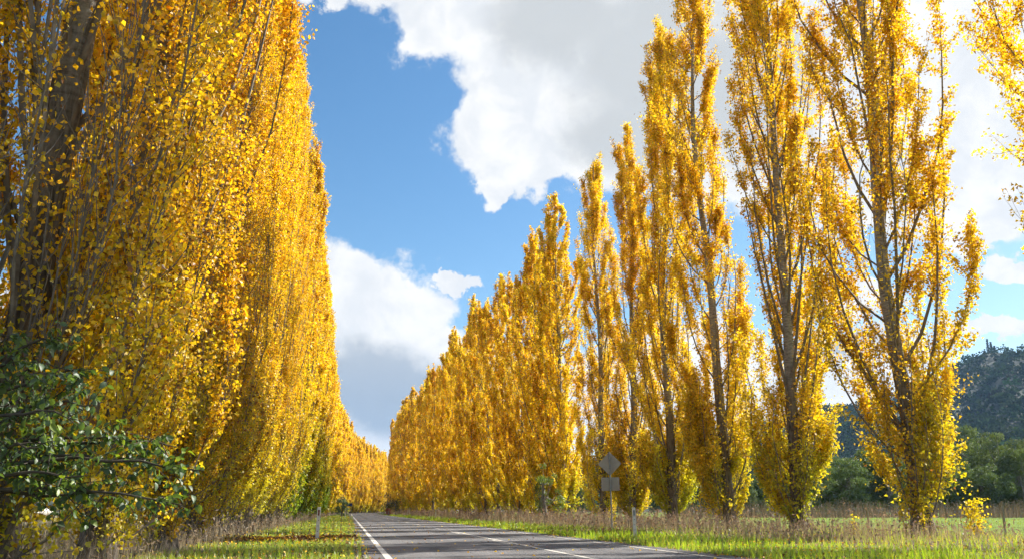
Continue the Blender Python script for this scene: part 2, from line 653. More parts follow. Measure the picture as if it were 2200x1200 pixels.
line('edge_line', 0.80, 0.135, -10, 690)
line('edge_line', 7.08, 0.085, -10, 690)
line('centre_line', 4.58, 0.10, -10, 42)
k = 0
for s in np.arange(4.0, 44, 12.0):
    line('lane_dash', 4.40, 0.08, s + 9.0, s + 12.5)
for s in np.arange(46.0, 330, 12.0):
    line('lane_dash', 4.5, 0.09, s, s + 3.5)


# ------------------------------------------------------------------ poplars
GOLD = np.array((0.89, 0.575, 0.020))
YELL = np.array((0.91, 0.69, 0.030))
ORNG = np.array((0.84, 0.475, 0.016))
BRWN = np.array((0.26, 0.115, 0.016))
GREN = np.array((0.26, 0.36, 0.028))
YGRN = np.array((0.62, 0.54, 0.026))


def leaf_quads(pos, size, rg, droop=0.6, aspect=0.92, out_dir=None, tri=False):
    """kite-shaped leaves; pos (n,3), size (n,)"""
    n = len(pos)
    tip = rg.normal(0, 1, (n, 3))
    tip[:, 2] = tip[:, 2] * 0.7 - droop
    tip /= np.linalg.norm(tip, axis=1, keepdims=True)
    nrm = rg.normal(0, 1, (n, 3))
    nrm[:, 2] *= 0.75
    if out_dir is not None:
        nrm += out_dir * 0.7
    side = np.cross(tip, nrm)
    side /= np.linalg.norm(side, axis=1, keepdims=True) + 1e-9
    nn_ = np.cross(side, tip)
    sz = size[:, None]
    w = sz * aspect * 0.5
    if tri:
        v = np.stack([pos + tip * sz, pos + side * w, pos - side * w], 1).astype(np.float32)
        return v.reshape(-1, 3), np.arange(n * 3, dtype=np.int32).reshape(n, 3)
    v = np.empty((n, 4, 3), np.float32)
    v[:, 0] = pos
    v[:, 1] = pos + tip * sz * 0.36 + side * w + nn_ * sz * 0.10
    v[:, 2] = pos + tip * sz
    v[:, 3] = pos + tip * sz * 0.36 - side * w + nn_ * sz * 0.10
    q = np.arange(n * 4, dtype=np.int32).reshape(n, 4)
    return v.reshape(-1, 3), q


def poplar(key, seed, H, rmax, nl, ntw, nleaf, leaf, trunk_r, base=0.03, prof=None, green=0.35, big=10,
           limb_len=(0.16, 0.30), spread=1.0, clump=0.5, trunk_sides=14, lean=0.5, tubes_thin=1.0, leaf_sigma=0.10, brown=0.05, skirt=16, tri=False, limb_k=1.0, skirt_r=1.0, warm=0.0, tint_g=1.0, open_az=None, open_h=0.30, open_w=0.2):
    """builds the meshes of one poplar: [(part name, mesh, kind)]"""
    rg = np.random.default_rng(seed)
    if prof is None:
        prof = ((0, .30), (.06, .62), (.14, .92), (.24, 1.0), (.45, .98), (.65, .80), (.82, .52), (.94, .24), (1.0, .05))
    ps, pv = zip(*prof)
    # trunk
    kz = 26
    tz = np.concatenate(([-0.35, 0.0, 0.25, 0.6], np.linspace(1.1, H * 0.97, kz)))
    w1 = rg.uniform(0, 6.28, 4)

    def tc_(z):
        a = np.clip(z / H, 0, 1)
        return np.stack([lean * (0.35 * np.sin(a * 5 + w1[0]) - .35 * math.sin(w1[0]) + 0.15 * np.sin(a * 13 + w1[1]) - .15 * math.sin(w1[1])) * np.minimum(1, a * 4),
                         lean * (0.35 * np.sin(a * 4.3 + w1[2]) - .35 * math.sin(w1[2]) + 0.15 * np.sin(a * 12 + w1[3]) - .15 * math.sin(w1[3])) * np.minimum(1, a * 4), z], -1)

    def tr_(z):
        a = np.clip(z / H, 0, 1)
        return trunk_r * ((1 - a) ** 0.85 * 0.82 + 0.02) * (1 + 0.55 * np.exp(-np.maximum(z, 0) / 0.55))

    tp = tc_(tz)
    v, q = tubes(tp[None], tr_(tz)[None], trunk_sides)
    ang = np.tile(np.linspace(0, 2 * math.pi, trunk_sides, endpoint=False), len(tz))
    zz = np.repeat(tz, trunk_sides)
    but = 1 + (0.16 * np.sin(ang * 3 + w1[0] + zz * .1) + 0.09 * np.sin(ang * 5 + w1[1] + zz * .35)) * np.exp(-zz / 3.5) + rg.normal(0, .035, len(ang))
    ctr = np.repeat(tp, trunk_sides, axis=0)
    v = ctr + (v - ctr) * but[:, None]
    parts = [('trunk', mk_mesh(key + '_trunk', v, [q], M_bark, None, True), None)]
    # limbs
    u = (np.arange(nl) + rg.uniform(0, 1, nl)) / nl
    h0 = (base + (0.90 - base) * u ** 1.05) * H
    azm = np.arange(nl) * 2.39996 + rg.normal(0, 0.5, nl)
    Lz = rg.uniform(limb_len[0], limb_len[1], nl) * H * np.interp(h0 / H, [0, .15, .6, 1.0], [0.9, 1.1, .75, .28])
    Lz = np.minimum(Lz, H * 1.0 - h0)
    s_mid = np.clip((h0 + Lz * 0.6) / H, 0, 1)
    Rl = rmax * np.interp(s_mid, ps, pv) * rg.uniform(0.45, 1.08, nl)
    if skirt:      # shoots from the foot that make the leafy skirt
        h1 = rg.uniform(0.0, 1.0, skirt) ** 1.5 * 0.09 * H + 0.02
        L1 = rg.uniform(2.2, 7.5, skirt)
        R1 = np.minimum(rmax * rg.uniform(0.30, 0.95, skirt), 0.40 + 0.40 * (h1 + L1)) * skirt_r
        h0 = np.concatenate((h0, h1))
        Lz = np.concatenate((Lz, L1))
        Rl = np.concatenate((Rl, R1))
        azm = np.concatenate((azm, rg.uniform(0, 6.283, skirt)))
        nl += skirt
    kt = 7
    t = np.linspace(0, 1, kt)
    rad = Rl[:, None] * (1 - (1 - t[None]) ** (2.1 * spread))
    if skirt:
        rad[-skirt:] = Rl[-skirt:, None] * (1 - (1 - t[None]) ** 3.2)
    aa = azm[:, None] + rg.normal(0, 0.35, (nl, 1)) * t[None] ** 1.5
    zt = h0[:, None] + Lz[:, None] * t[None] ** 1.12
    C = tc_(zt.ravel()).reshape(nl, kt, 3)
    limb = np.stack([C[..., 0] + np.cos(aa) * rad, C[..., 1] + np.sin(aa) * rad, zt], -1)
    limb += rg.normal(0, 0.05, limb.shape) * t[None, :, None] * rmax * 0.5
    r0 = np.minimum(tr_(h0) * 0.36, 0.010 + Lz * 0.0062 * limb_k)
    if skirt:
        r0[-skirt:] *= 0.55
    lr = r0[:, None] * (1 - t[None]) ** 0.8 + 0.006 * tubes_thin
    order = np.argsort(-r0 * Lz)
    for kk in range(min(big, nl)):
        i = order[kk]
        v, q = tubes(limb[i:i + 1], lr[i:i + 1], 6)
        parts.append(('branch', mk_mesh(key + '_branch', v, [q], M_twig, None, True), None))
    rest = order[big:]
    mb = MB()
    if len(rest):
        v, q = tubes(limb[rest], lr[rest], 4)
        mb.add(v, q)
    # twigs
    li = rg.integers(0, nl, nl * ntw)
    li = np.repeat(np.arange(nl), ntw)
    tt = rg.uniform(0.10, 1.0, nl * ntw) ** 0.8
    if skirt:
        tt[-skirt * ntw:] = rg.uniform(0.02, 1.0, skirt * ntw)
    ft = tt * (kt - 1)
    i0 = np.minimum(ft.astype(int), kt - 2)
    fr = (ft - i0)[:, None]
    st = limb[li, i0] * (1 - fr) + limb[li, i0 + 1] * fr
    tang = limb[li, i0 + 1] - limb[li, i0]
    tang /= np.linalg.norm(tang, axis=1, keepdims=True) + 1e-9
    dirn = tang * 1.0 + rg.normal(0, 0.42, st.shape) + np.array((0, 0, 0.35))
    dirn /= np.linalg.norm(dirn, axis=1, keepdims=True)
    tl = rg.uniform(0.4, 1.45, len(st)) * (rmax / 2.4) * np.interp(st[:, 2] / H, [0, .8, 1], [1, .85, .5])
    mid = st + dirn * tl[:, None] * 0.55
    d2 = dirn + np.array((0, 0, 0.35))
    d2 /= np.linalg.norm(d2, axis=1, keepdims=True)
    end = mid + d2 * tl[:, None] * 0.45
    tw = np.stack([st, mid, end], 1)
    twr = np.tile(np.array((0.010, 0.0065, 0.003)), (len(st), 1)) * tubes_thin
    v, q = tubes(tw, twr, 3)
    mb.add(v, q)
    parts.append(('twigs', mb.mesh(key + '_twigs', M_twig), 'stuff'))
    # leaves, in clumps along the twigs
    wt_l = rg.uniform(1 - clump, 1 + clump, nl) ** 1.6
    if skirt:
        wt_l[-skirt:] = rg.uniform(.6, 1.5, skirt)
    if open_az is not None:      # the roadside face is thinned low down, so the trunk shows
        da = np.abs((azm - open_az + math.pi) % (2 * math.pi) - math.pi)
        wt_l *= np.where((da < 0.85) & (h0 < open_h * H), open_w, 1.0)
    wgt = tl * wt_l[li] * rg.uniform(0.3, 1.7, len(tl))
    pick = rg.choice(len(tl), nleaf, p=wgt / wgt.sum())
    lt = rg.uniform(0.05, 1.08, nleaf)[:, None]
    pos = np.where(lt < .55, st[pick] + (mid[pick] - st[pick]) * lt / .55, mid[pick] + (end[pick] - mid[pick]) * (lt - .55) / .45)
    pos = pos + rg.normal(0, leaf_sigma, pos.shape)
    keep = pos[:, 2] > 0.12
    pos, pick = pos[keep], pick[keep]
    C = tc_(pos[:, 2])
    od = pos - C
    rr = np.linalg.norm(od[:, :2], axis=1)
    od[:, 2] = 0
    od /= rr[:, None] + 1e-6
    size = leaf * rg.uniform(0.6, 1.25, len(pos))
    v, q = leaf_quads(pos, size, rg, 0.55, 0.95, od, tri)
    # colours: each limb its own turn of the season, greener low down
    lc = rg.uniform(0, 1, nl)
    lg = rg.uniform(0, 1, nl)
    hrel = pos[:, 2] / H
    gl = green * np.interp(hrel, [0, .03, .08, .16, .30, .5, 1], [1.6, 1.3, 0.9, .42, .13, .05, .02])
    f = lc[li[pick]] * 0.75 + rg.uniform(0, 1, len(pos)) * 0.35 + warm
    base_c = np.where((f < 0.38)[:, None], YELL, np.where((f < 0.80)[:, None], GOLD, ORNG))
    base_c = base_c * (1 - 0.5 * rg.uniform(0, 1, (len(pos), 1))) + GOLD * 0.5 * rg.uniform(0, 1, (len(pos), 1)) + 0.0
    gp = np.clip(gl * (0.45 + 1.1 * lg[li[pick]]) + rg.normal(0, .12, len(pos)), 0, 1)
    gcol = np.where((gp < 0.45)[:, None], YGRN * (gp / .45)[:, None] + base_c * (1 - gp / .45)[:, None], YGRN * ((1 - gp) / .55)[:, None] + GREN * ((gp - .45) / .55)[:, None])
    c = gcol
    isb = (rg.uniform(0, 1, len(pos)) < brown * (0.3 + 1.6 * (lc[li[pick]] > .8)))
    c = np.where(isb[:, None], BRWN, c)
    c = c * rg.uniform(0.72, 1.18, (len(pos), 1)) * np.array((1.0, tint_g, 1.0))
    c = np.repeat(c, 3 if tri else 4, axis=0)
    parts.append(('crown', mk_mesh(key + '_crown', v, [q], M_gold, c), 'stuff'))
    return parts


def plant(parts, name, lat_xy, rz, label, cat='tree', group=None, scale=1.0, tilt=(0, 0), sxy=1.0, lod=0):
    x, y = lat_xy
    o = empty(name, (float(x), float(y), float(ground_z(x, y)) - 0.02), rz, tilt, (scale * sxy, scale * sxy, scale))
    tag(o, label, cat, group)
    for (nm, me, kind) in parts:
        ch = new_obj(nm, me, o)
        if kind:
            ch['kind'] = kind
    return o


PROF_L = ((0, .22), (.04, .50), (.09, .80), (.17, 1.0), (.38, 1.0), (.60, .74), (.80, .47), (.92, .24), (1.0, .05))
PROF_R = ((0, .26), (.05, .55), (.11, .88), (.20, 1.0), (.42, .95), (.62, .92), (.80, .68), (.93, .30), (1.0, .03))

left_near = [poplar('dense_poplar_%s' % 'ab'[i], (100, 102)[i], (33.5, 32.0)[i], 2.2, 130, (36, 22)[i], (205000, 185000)[i], (0.074, 0.078)[i], 0.29, tri=(i == 1), warm=(.30, .12)[i], tint_g=(.93, .97)[i],
                    base=0.012, prof=PROF_L, green=0.36, big=14, open_az=-math.pi / 2 + .15, open_h=.075, clump=0.45, trunk_sides=16, limb_len=(0.17, 0.32), skirt=36, limb_k=.48, leaf_sigma=.065) for i in range(2)]
left_mid = [poplar('row_poplar_%s' % 'abc'[i], 140 + i, (33.0, 32.0, 33.5)[i], 2.3, 80, 18, 62000, 0.155, 0.32,
                   base=0.012, prof=PROF_L, green=1.1, big=8, clump=0.45, trunk_sides=10, limb_len=(0.17, 0.32), tubes_thin=1.4, tri=True, skirt=22) for i in range(3)]
far = [poplar('far_poplar_%s' % 'abc'[i], 180 + i, (32.0, 30.5, 33.0)[i], 2.6, 46, 8, 17000, 0.30, 0.34,
              base=0.012, prof=PROF_L, green=0.42, big=0, clump=0.5, trunk_sides=7, limb_len=(0.17, 0.32), tubes_thin=2.4, leaf_sigma=0.16, tri=True) for i in range(3)]

right_specs = [  # photo column of the foot, metres ahead, height, radius, limbs, leaves
    dict(px=2490, d=26.5, H=33.0, r=4.2, nl=44, leaf=26000, label='sparse golden poplar with thin reaching branches in front of wooded hill', seed=300, clump=.75, base=.15, skirt=0, ll=(.12, .24)),
    dict(px=1978, d=34.0, H=36.5, r=3.0, nl=62, leaf=47000, label='broad golden poplar with yellow suckers round its foot by wire fence', seed=301, clump=.62, spread=1.15, ll=(.15, .30), lean=.7, skirt=16, sr=.62),
    dict(px=1716, d=42.5, H=36.0, r=2.5, nl=64, leaf=50000, label='golden poplar with green lower skirt facing the grey eucalypts', seed=302, clump=.58, spread=.85, ll=(.18, .32), lean=.3),
    dict(px=1566, d=50.2, H=36.0, r=2.4, nl=60, leaf=46000, label='golden poplar with bare pale mid trunk, two along from the road sign', seed=303, clump=.66, spread=1.3, ll=(.11, .22), lean=.8),
    dict(px=1446, d=58.5, H=35.5, r=2.35, nl=60, leaf=46000, label='tall pointed golden poplar behind the right white guide post', seed=304, clump=.58, ll=(.16, .30), lean=1.0),
    dict(px=1362, d=67.0, H=31.0, r=2.1, nl=54, leaf=40000, label='slim golden poplar next along from the diamond road sign', seed=305, clump=.6),
    dict(px=1297, d=75.5, H=32.2, r=2.1, nl=56, leaf=40000, label='golden poplar with bare grey trunk right behind the diamond road sign', seed=306, clump=.6),
]
for sp in right_specs:
    parts = poplar('open_poplar_%d' % sp['seed'], sp['seed'], sp['H'], sp['r'], int(sp['nl'] * 1.2), 22, int(sp['leaf'] * 2.35), 0.117, 0.36,
                   base=sp.get('base', 0.018), prof=PROF_R, green=0.40, big=12, spread=sp.get('spread', 1.0), clump=sp['clump'] * .78, trunk_sides=14, limb_len=sp.get('ll', (0.13, 0.27)), leaf_sigma=0.11, brown=.05, lean=sp.get('lean', .5), skirt=sp.get('skirt', 22), skirt_r=sp.get('sr', .9), tri=True, limb_k=.85, open_az=math.atan2(-sp['d'], -px_ground(sp['px'], sp['d'])[0]))
    plant(parts, 'poplar_tree', px_ground(sp['px'], sp['d']), 0.0, sp['label'], 'tree')

right_mid = [poplar('slim_poplar_%s' % 'abc'[i], 160 + i, (31.5, 30.0, 32.5)[i], 2.75, 62, 14, 56000, 0.17, 0.31,
                    base=0.015, prof=PROF_R, green=0.36, big=8, clump=0.55, trunk_sides=9, limb_len=(0.14, 0.28), tubes_thin=1.4, tri=True, skirt=9) for i in range(3)]

rnd = random.Random(5)
# dense row on the left of the road
L_LAT = -4.95
s_left = [11.9, 16.6, 22.4, 30.2, 36.8, 43.0, 48.4, 54.2]
while s_left[-1] < 560:
    s_left.append(s_left[-1] + rnd.uniform(5.2, 6.4))
for i, s in enumerate(s_left):
    lat = (L_LAT + rnd.uniform(-.25, .25)) if i > 2 else -4.1
    src = left_near[0 if i < 4 else 1] if s < 62 else (left_mid[i % 3] if s < 170 else far[i % 3])
    if i == 0:
        lb = 'dense golden poplar standing amid the dark green broad leaved branches'
    elif i == 1:
        lb = 'golden poplar with thick bare grey trunk behind green leafy branches'
    elif i == 2:
        lb = 'golden poplar with stout trunk second along behind the green leafy branches'
    elif i == 3:
        lb = 'dense golden poplar rising above the leaf litter and red reflector post'
    elif i == 4:
        lb = 'dense golden poplar next beyond the one above the leaf litter'
    elif s < 170:
        lb = 'dense golden poplar in the unbroken hedge-like row with green leafy foot'
    else:
        lb = 'distant golden poplar in the dense row where the road bends away'
    plant(src, 'poplar_tree', road_xy(lat, s), rnd.uniform(0, 6.28) if i > 3 else (0.1, -.25, 2.6, 4.4)[i], lb, 'tree', 'poplars in the dense row', rnd.uniform(.95, 1.05),
          (rnd.uniform(-.015, .015), rnd.uniform(0.0, .03)))
# looser row on the right
s_r, lat_k = [], ((0, 20.8), (34, 20.8), (121, 18.6), (219, 16.6), (337, 12.5), (600, 11.0))
s = 82.0
while s < 480:
    s_r.append(s)
    s += rnd.uniform(5.2, 6.8)
for i, s in enumerate(s_r):
    lat = float(np.interp(s, [a for a, b in lat_k], [b for a, b in lat_k])) + rnd.uniform(-.5, .5)
    src = right_mid[i % 3] if s < 190 else far[i % 3]
    lb = 'slim golden poplar in the looser row behind tall dry grass' if s < 190 else 'distant golden poplar closing the far end of the loose row'
    plant(src, 'poplar_tree', road_xy(lat, s), rnd.uniform(0, 6.28), lb, 'tree', 'poplars in the loose row', rnd.uniform(.90, 1.06),
          (rnd.uniform(-.015, .015), rnd.uniform(-.015, .015)))


# ------------------------------------------------------------------ saplings and suckers
def sapling(key, seed, H, r, nleaf, leaf, stems=3, cols=(YELL, YGRN)):
    rg = np.random.default_rng(seed)
    parts = []
    P, Rr = [], []
    for i in range(stems):
        a = rg.uniform(0, 6.28)
        h = H * (1.0 if i == 0 else rg.uniform(.45, .85))
        e = rg.uniform(.2, 1.0) * r * (0.3 if i == 0 else 1)
        t = np.linspace(0, 1, 6)
        P.append(np.stack([np.cos(a) * e * t ** 1.2 + rg.normal(0, .015, 6), np.sin(a) * e * t ** 1.2 + rg.normal(0, .015, 6), h * t - .05], -1))
        Rr.append(0.013 * (1 - t * .8))
    P = np.array(P)
    v, q = tubes(P, np.array(Rr), 5)
    parts.append(('stem', mk_mesh(key + '_stem', v, [q], M_stem, None, True), None))
    si = rg.integers(0, stems, nleaf)
    tt = rg.uniform(0.12, 1.0, nleaf) * 4.999
    i0 = tt.astype(int)
    pos = P[si, i0] + (P[si, np.minimum(i0 + 1, 5)] - P[si, i0]) * (tt - i0)[:, None]
    pos += rg.normal(0, r * .28, pos.shape) * np.array((1, 1, .4))
    pos[:, 2] = np.maximum(pos[:, 2], .05)
    v, q = leaf_quads(pos, leaf * rg.uniform(.7, 1.3, nleaf), rg, .5, .95)
    f = rg.uniform(0, 1, (nleaf, 1))
    c = (cols[0] * f + cols[1] * (1 - f)) * rg.uniform(.75, 1.15, (nleaf, 1))
    parts.append(('foliage', mk_mesh(key + '_foliage', v, [q], M_gold, np.repeat(c, 4, 0)), 'stuff'))
    return parts


plant(sapling('sapling_a', 1, 2.15, .55, 420, .10, 6), 'poplar_sapling', px_ground(2092, 33.0), 0, 'yellow poplar sapling standing alone before the wire fence', 'sapling')
plant(sapling('sapling_b', 2, .85, .22, 90, .10, 3), 'poplar_sapling', px_ground(1834, 38.0), 1, 'small yellow sapling alone in grass between two poplars', 'sapling')
plant(sapling('sucker_a', 3, 1.75, .12, 110, .10, 2), 'poplar_sucker', px_ground(1981, 32.6), 2, 'thin yellow sucker rising in front of the broad trunk', 'sapling')
plant(sapling('sucker_b', 4, 1.6, .25, 130, .10, 4), 'poplar_sucker', px_ground(1944, 33.2), 2, 'bushy yellow sucker beside the broad poplar trunk', 'sapling')
plant(sapling('sucker_c', 5, 1.0, .15, 50, .09, 2), 'poplar_sucker', px_ground(1319, 44.0), 2, 'thin yellow sucker behind the diamond sign post', 'sapling')

# ------------------------------------------------------------------ green branches in the foreground (left)
def broad_leaf(name, rg, bend_):
    # folded, pointed oval leaf 1 m long, scaled later
    ts = np.array((0.0, 0.25, 0.55, 0.82, 1.0))
    ws = np.array((0.04, 0.30, 0.33, 0.18, 0.0))
    v, c = [], []
    for t_, w_ in zip(ts, ws):
        zc = -bend_ * t_ ** 2
        v += [(-w_, t_, zc + w_ * .35), (0, t_, zc), (w_, t_, zc + w_ * .35)]
    f = []
    for i in range(4):
        a = i * 3
        f += [(a, a + 1, a + 4, a + 3), (a + 1, a + 2, a + 5, a + 4)]
    colr = np.array((0.060, 0.098, 0.036)) * rg.uniform(.7, 1.5)
    if rg.uniform() < .22:
        colr = np.array((0.10, 0.17, 0.025))
    return np.array(v, float), np.array(f), colr


def green_tree():
    rg = np.random.default_rng(77)
    ox, oy = px_ground(-150, 9.2)
    root = empty('leafy_tree', (ox, oy, 0))
    tag(root, 'dark green broad leaved young tree reaching low branches across the poplar trunks', 'tree')
    tz = np.linspace(-.2, 3.6, 10)
    tp = np.stack([.10 * tz + .06 * np.sin(tz * 2), .05 * np.sin(tz * 1.7), tz], -1)
    v, q = tubes(tp[None], (0.075 * (1 - tz / 5.2))[None], 10)
    new_obj('trunk', mk_mesh('leafy_trunk', v, [q], M_stem, None, True), root)
    targets = [  # photo pixel of the branch tip, metres ahead, start height
        (440, 1010, 8.6, 1.25), (395, 1085, 8.5, 1.0), (330, 985, 8.9, 1.45), (215, 870, 8.9, 1.6), (180, 790, 9.0, 1.8), (130, 720, 9.2, 2.0),
        (60, 800, 8.6, 1.7), (90, 960, 8.4, 1.3), (250, 940, 9.2, 1.45), (290, 1060, 8.8, 1.05), (20, 720, 9.3, 2.2), (150, 900, 8.3, 1.5),
        (60, 880, 9.4, 1.5), (380, 960, 9.3, 1.4), (190, 1020, 8.3, 1.2), (110, 840, 9.6, 1.7)]
    centre_pts, cw = [], []
    mats_v = MB()
    for k_, (px, py, d, hz) in enumerate(targets):
        dr = pix_dir(px, py)
        tip = np.array(dr) * (d / dr.y) + np.array((0, 0, CAM_H)) - np.array((ox, oy, 0))
        st = np.array((.10 * hz, 0.0, hz))
        t_ = np.linspace(0, 1, 9)
        arch = np.sin(t_ * math.pi) * rg.uniform(.0, .18)
        pth = st + (tip - st) * t_[:, None]
        pth[:, 2] += arch
        pth[1:-1] += rg.normal(0, .03, (7, 3))
        v, q = tubes(pth[None], (0.022 * (1 - t_) ** .8 + .004)[None], 6)
        new_obj('branch', mk_mesh('leafy_branch', v, [q], M_stem, None, True), root)
        # side shoots
        ns = 15 if px > 200 else 10
        ti = rg.uniform(.30, 1.0, ns)
        for tq in ti:
            p0 = np.array([np.interp(tq, t_, pth[:, j]) for j in range(3)])
            dd = rg.normal(0, 1, 3) * (1, .8, .7) + (0.5, 0, -.05)
            dd /= np.linalg.norm(dd)
            ln = rg.uniform(.18, .5)
            p1 = p0 + dd * ln
            v, q = tubes(np.stack([p0, (p0 + p1) / 2 + (0, 0, .02), p1])[None], np.array([[.006, .004, .002]]), 4)
            mats_v.add(v, q)
            for g in range(int(ln * 36)):
                centre_pts.append(p0 + (p1 - p0) * rg.uniform(.15, 1.05) + rg.normal(0, .02, 3))
    new_obj('shoots', mats_v.mesh('leafy_shoots', M_stem), root)['kind'] = 'stuff'
    pts = np.array(centre_pts)
    rg.shuffle(pts)
    variants = []
    for i in range(6):
        vv, ff, cc = broad_leaf('leaf', rg, rg.uniform(.05, .45))
        if i == 2:
            cc = np.array((0.19, 0.25, 0.03))
        elif i == 4:
            cc = np.array((0.09, 0.14, 0.04))
        variants.append((vv, ff, cc, mk_mesh('broad_leaf', vv, [ff], M_green, np.broadcast_to(cc, (len(vv), 3)), True)))
    rest = MB()
    for i, p in enumerate(pts):
        vv, ff, cc, me = variants[rg.integers(0, 6)]
        sc_ = rg.uniform(.045, .092)
        tip = np.array((rg.normal(0.1, .7), rg.normal(0, .7), -rg.uniform(.1, .95)))
        tip /= np.linalg.norm(tip)
        up = rg.normal(0, .45, 3) + (0, 0, 1)
        sd = np.cross(tip, up)
        sd /= np.linalg.norm(sd)
        nm = np.cross(sd, tip)
        M3 = np.stack([sd, tip, nm], 1) * sc_
        if i < 295:
            o = new_obj('leaf', me, root)
            mw = Matrix(((*M3[0], p[0]), (*M3[1], p[1]), (*M3[2], p[2]), (0, 0, 0, 1)))
            o.matrix_local = mw
        else:
            rest.add(vv @ M3.T + p, ff, cc * rg.uniform(.75, 1.3))
    new_obj('foliage', rest.mesh('leafy_foliage', M_green, True), root)['kind'] = 'stuff'


green_tree()


# ------------------------------------------------------------------ grass, weeds, fallen leaves
def blades(lat0, lat1, s0, s1, n, hmin, hmax, w, cols, rg, dens=None, lean=.35, seg=2, spow=1.0, wscale=.75, hs=None):
    u = rg.uniform(0, 1, n)
    s = s0 * (s1 / s0) ** u
    lat = rg.uniform(lat0, lat1, n)
    # tussocks: pull the blades together a little
    x, y = road_xy(lat, s)
    cs = 0.16 * (s / 20)
    gx, gy = np.round(x / cs) * cs, np.round(y / cs) * cs
    hsh = np.abs(np.sin(gx * 12.9898 + gy * 78.233) * 43758.5453) % 1.0
    hs2 = np.abs(np.sin(gx * 39.346 + gy * 11.135) * 24634.6345) % 1.0
    pull = 0.45
    x = x + (gx + (hsh - .5) * cs - x) * pull
    y = y + (gy + (hs2 - .5) * cs - y) * pull
    patch = 0.5 + 0.5 * hnoise(x * 1.3, y * 1.3)
    keep = np.ones(n, bool)
    if dens is not None:
        keep = rg.uniform(0, 1, n) < dens(lat, s, patch)
    x, y, s, lat, hsh, hs2, patch = (a[keep] for a in (x, y, s, lat, hsh, hs2, patch))
    n = len(x)
    z = ground_z(x, y) - .01
    big_ = 0.5 + 0.5 * np.sin(x * 0.43 + 2.0 * np.sin(y * .21)) * np.cos(y * 0.37 + 1.7 * np.sin(x * .33))
    h = (hmin + (hmax - hmin) * rg.uniform(0, 1, n) ** 1.4) * (0.55 + 0.6 * hsh) * (0.6 + .5 * patch) * (0.65 + .75 * big_)
    if hs is not None:
        h = h * np.interp(s, hs[0], hs[1])
    ww = w * (s / 18.0) ** wscale * rg.uniform(.7, 1.3, n)
    a = rg.uniform(0, 2 * math.pi, n)
    bx, by = np.cos(a) * lean * h * rg.uniform(.2, 1.4, n), np.sin(a) * lean * h * rg.uniform(.2, 1.4, n)
    pa = rg.uniform(0, 2 * math.pi, n)
    wx, wy = np.cos(pa) * ww, np.sin(pa) * ww
    b = np.stack([x, y, z], -1)
    wv = np.stack([wx, wy, np.zeros(n)], -1) * .5
    m_ = b + np.stack([bx * .35, by * .35, h * .58], -1)
    t_ = b + np.stack([bx, by, h], -1)
    v = np.stack([b - wv, b + wv, m_ + wv * .7, m_ - wv * .7, t_], 1)
    i = np.arange(n)[:, None] * 5
    quads = i + np.array([[0, 1, 2, 3]])
    tris = i + np.array([[3, 2, 4]])
    ci = (np.clip(hs2 + rg.normal(0, .25, n), 0, .999) * len(cols)).astype(int)
    c = np.array(cols)[ci] * rg.uniform(.7, 1.25, (n, 1))
    return v.reshape(-1, 3), [quads, tris], np.repeat(c, 5, axis=0), t_


rg = np.random.default_rng(21)
g_cols = [(.27, .37, .025), (.31, .42, .03), (.20, .31, .02), (.37, .42, .05), (.40, .36, .09)]
g_cols2 = [(.26, .36, .03), (.33, .39, .05), (.42, .38, .11), (.46, .40, .16), (.26, .33, .04)]
d_cols = [(.40, .34, .21), (.31, .25, .165), (.48, .40, .26), (.24, .19, .13), (.36, .31, .21)]


def stuff(name, mb, mat, label, cat):
    o = new_obj(name, mb.mesh(name, mat))
    return tag(o, label, cat, None, 'stuff')


sgn_xy = px_ground(1285, 41.6)
S_SG = sgn_xy[0] * DV[0] + sgn_xy[1] * DV[1]
L_SG = sgn_xy[0] * NV[0] + sgn_xy[1] * NV[1]


def litter_mask(lat, s):
    return np.exp(-((s - 30.5) / 1.9) ** 2 - ((lat + 1.2) / 2.1) ** 2)


mb = MB()
v, f, c, _ = blades(-3.9, 0.42, 13.5, 170, 54000, .05, .20, .010, g_cols2, rg,
                    lambda lat, s, p: np.clip(.45 + .8 * p, 0, 1) * (1 - .93 * litter_mask(lat, s)) * np.where(lat > .15, .35, 1), .5)
mb.add(v, f, c)
stuff('verge_grass', mb, M_grass, 'short sunlit green grass on the verge under the dense poplar row', 'grass')
mb = MB()
v, f, c, _ = blades(7.55, 13.6, 15, 200, 80000, .06, .30, .012, g_cols, rg,
                    lambda lat, s, p: np.clip(.35 + .9 * p, 0, 1) * np.interp(lat, [7.55, 7.9, 11.5, 13.6], [.5, 1, .9, .2]) * (1 - .92 * np.exp(-((s - S_SG) / 2.2) ** 2 - ((lat - L_SG) / 1.2) ** 2)), .45)
mb.add(v, f, c)
v, f, c, _ = blades(12.5, 24, 18, 46, 15000, .10, .38, .012, g_cols2, rg, lambda lat, s, p: np.clip(.3 + .7 * p, 0, 1), .45)
mb.add(v, f, c)
stuff('roadside_grass', mb, M_grass, 'lush green grass along the road edge below the diamond sign', 'grass')
mb = MB()
v, f, c, _ = blades(22.5, 70, 30, 150, 9000, .06, .22, .016, [(.22, .30, .03), (.27, .33, .05), (.31, .31, .08)], rg, None, .45)
mb.add(v, f, c)
stuff('paddock_grass', mb, M_grass, 'bright green pasture grass beyond the wire fence', 'grass')


def heads(tips, n, rg, size, c0):
    idx = rg.choice(len(tips), min(n, len(tips)), replace=False)
    p = tips[idx] + np.array((0, 0, .02))
    s = np.hypot(p[:, 0], p[:, 1])
    v, q = leaf_quads(p, size * (s / 25) ** .6 * rg.uniform(.6, 1.4, len(p)), rg, .9, .34)
    c = np.array(c0) * rg.uniform(.7, 1.3, (len(p), 1))
    return v, q, np.repeat(c, 4, 0)


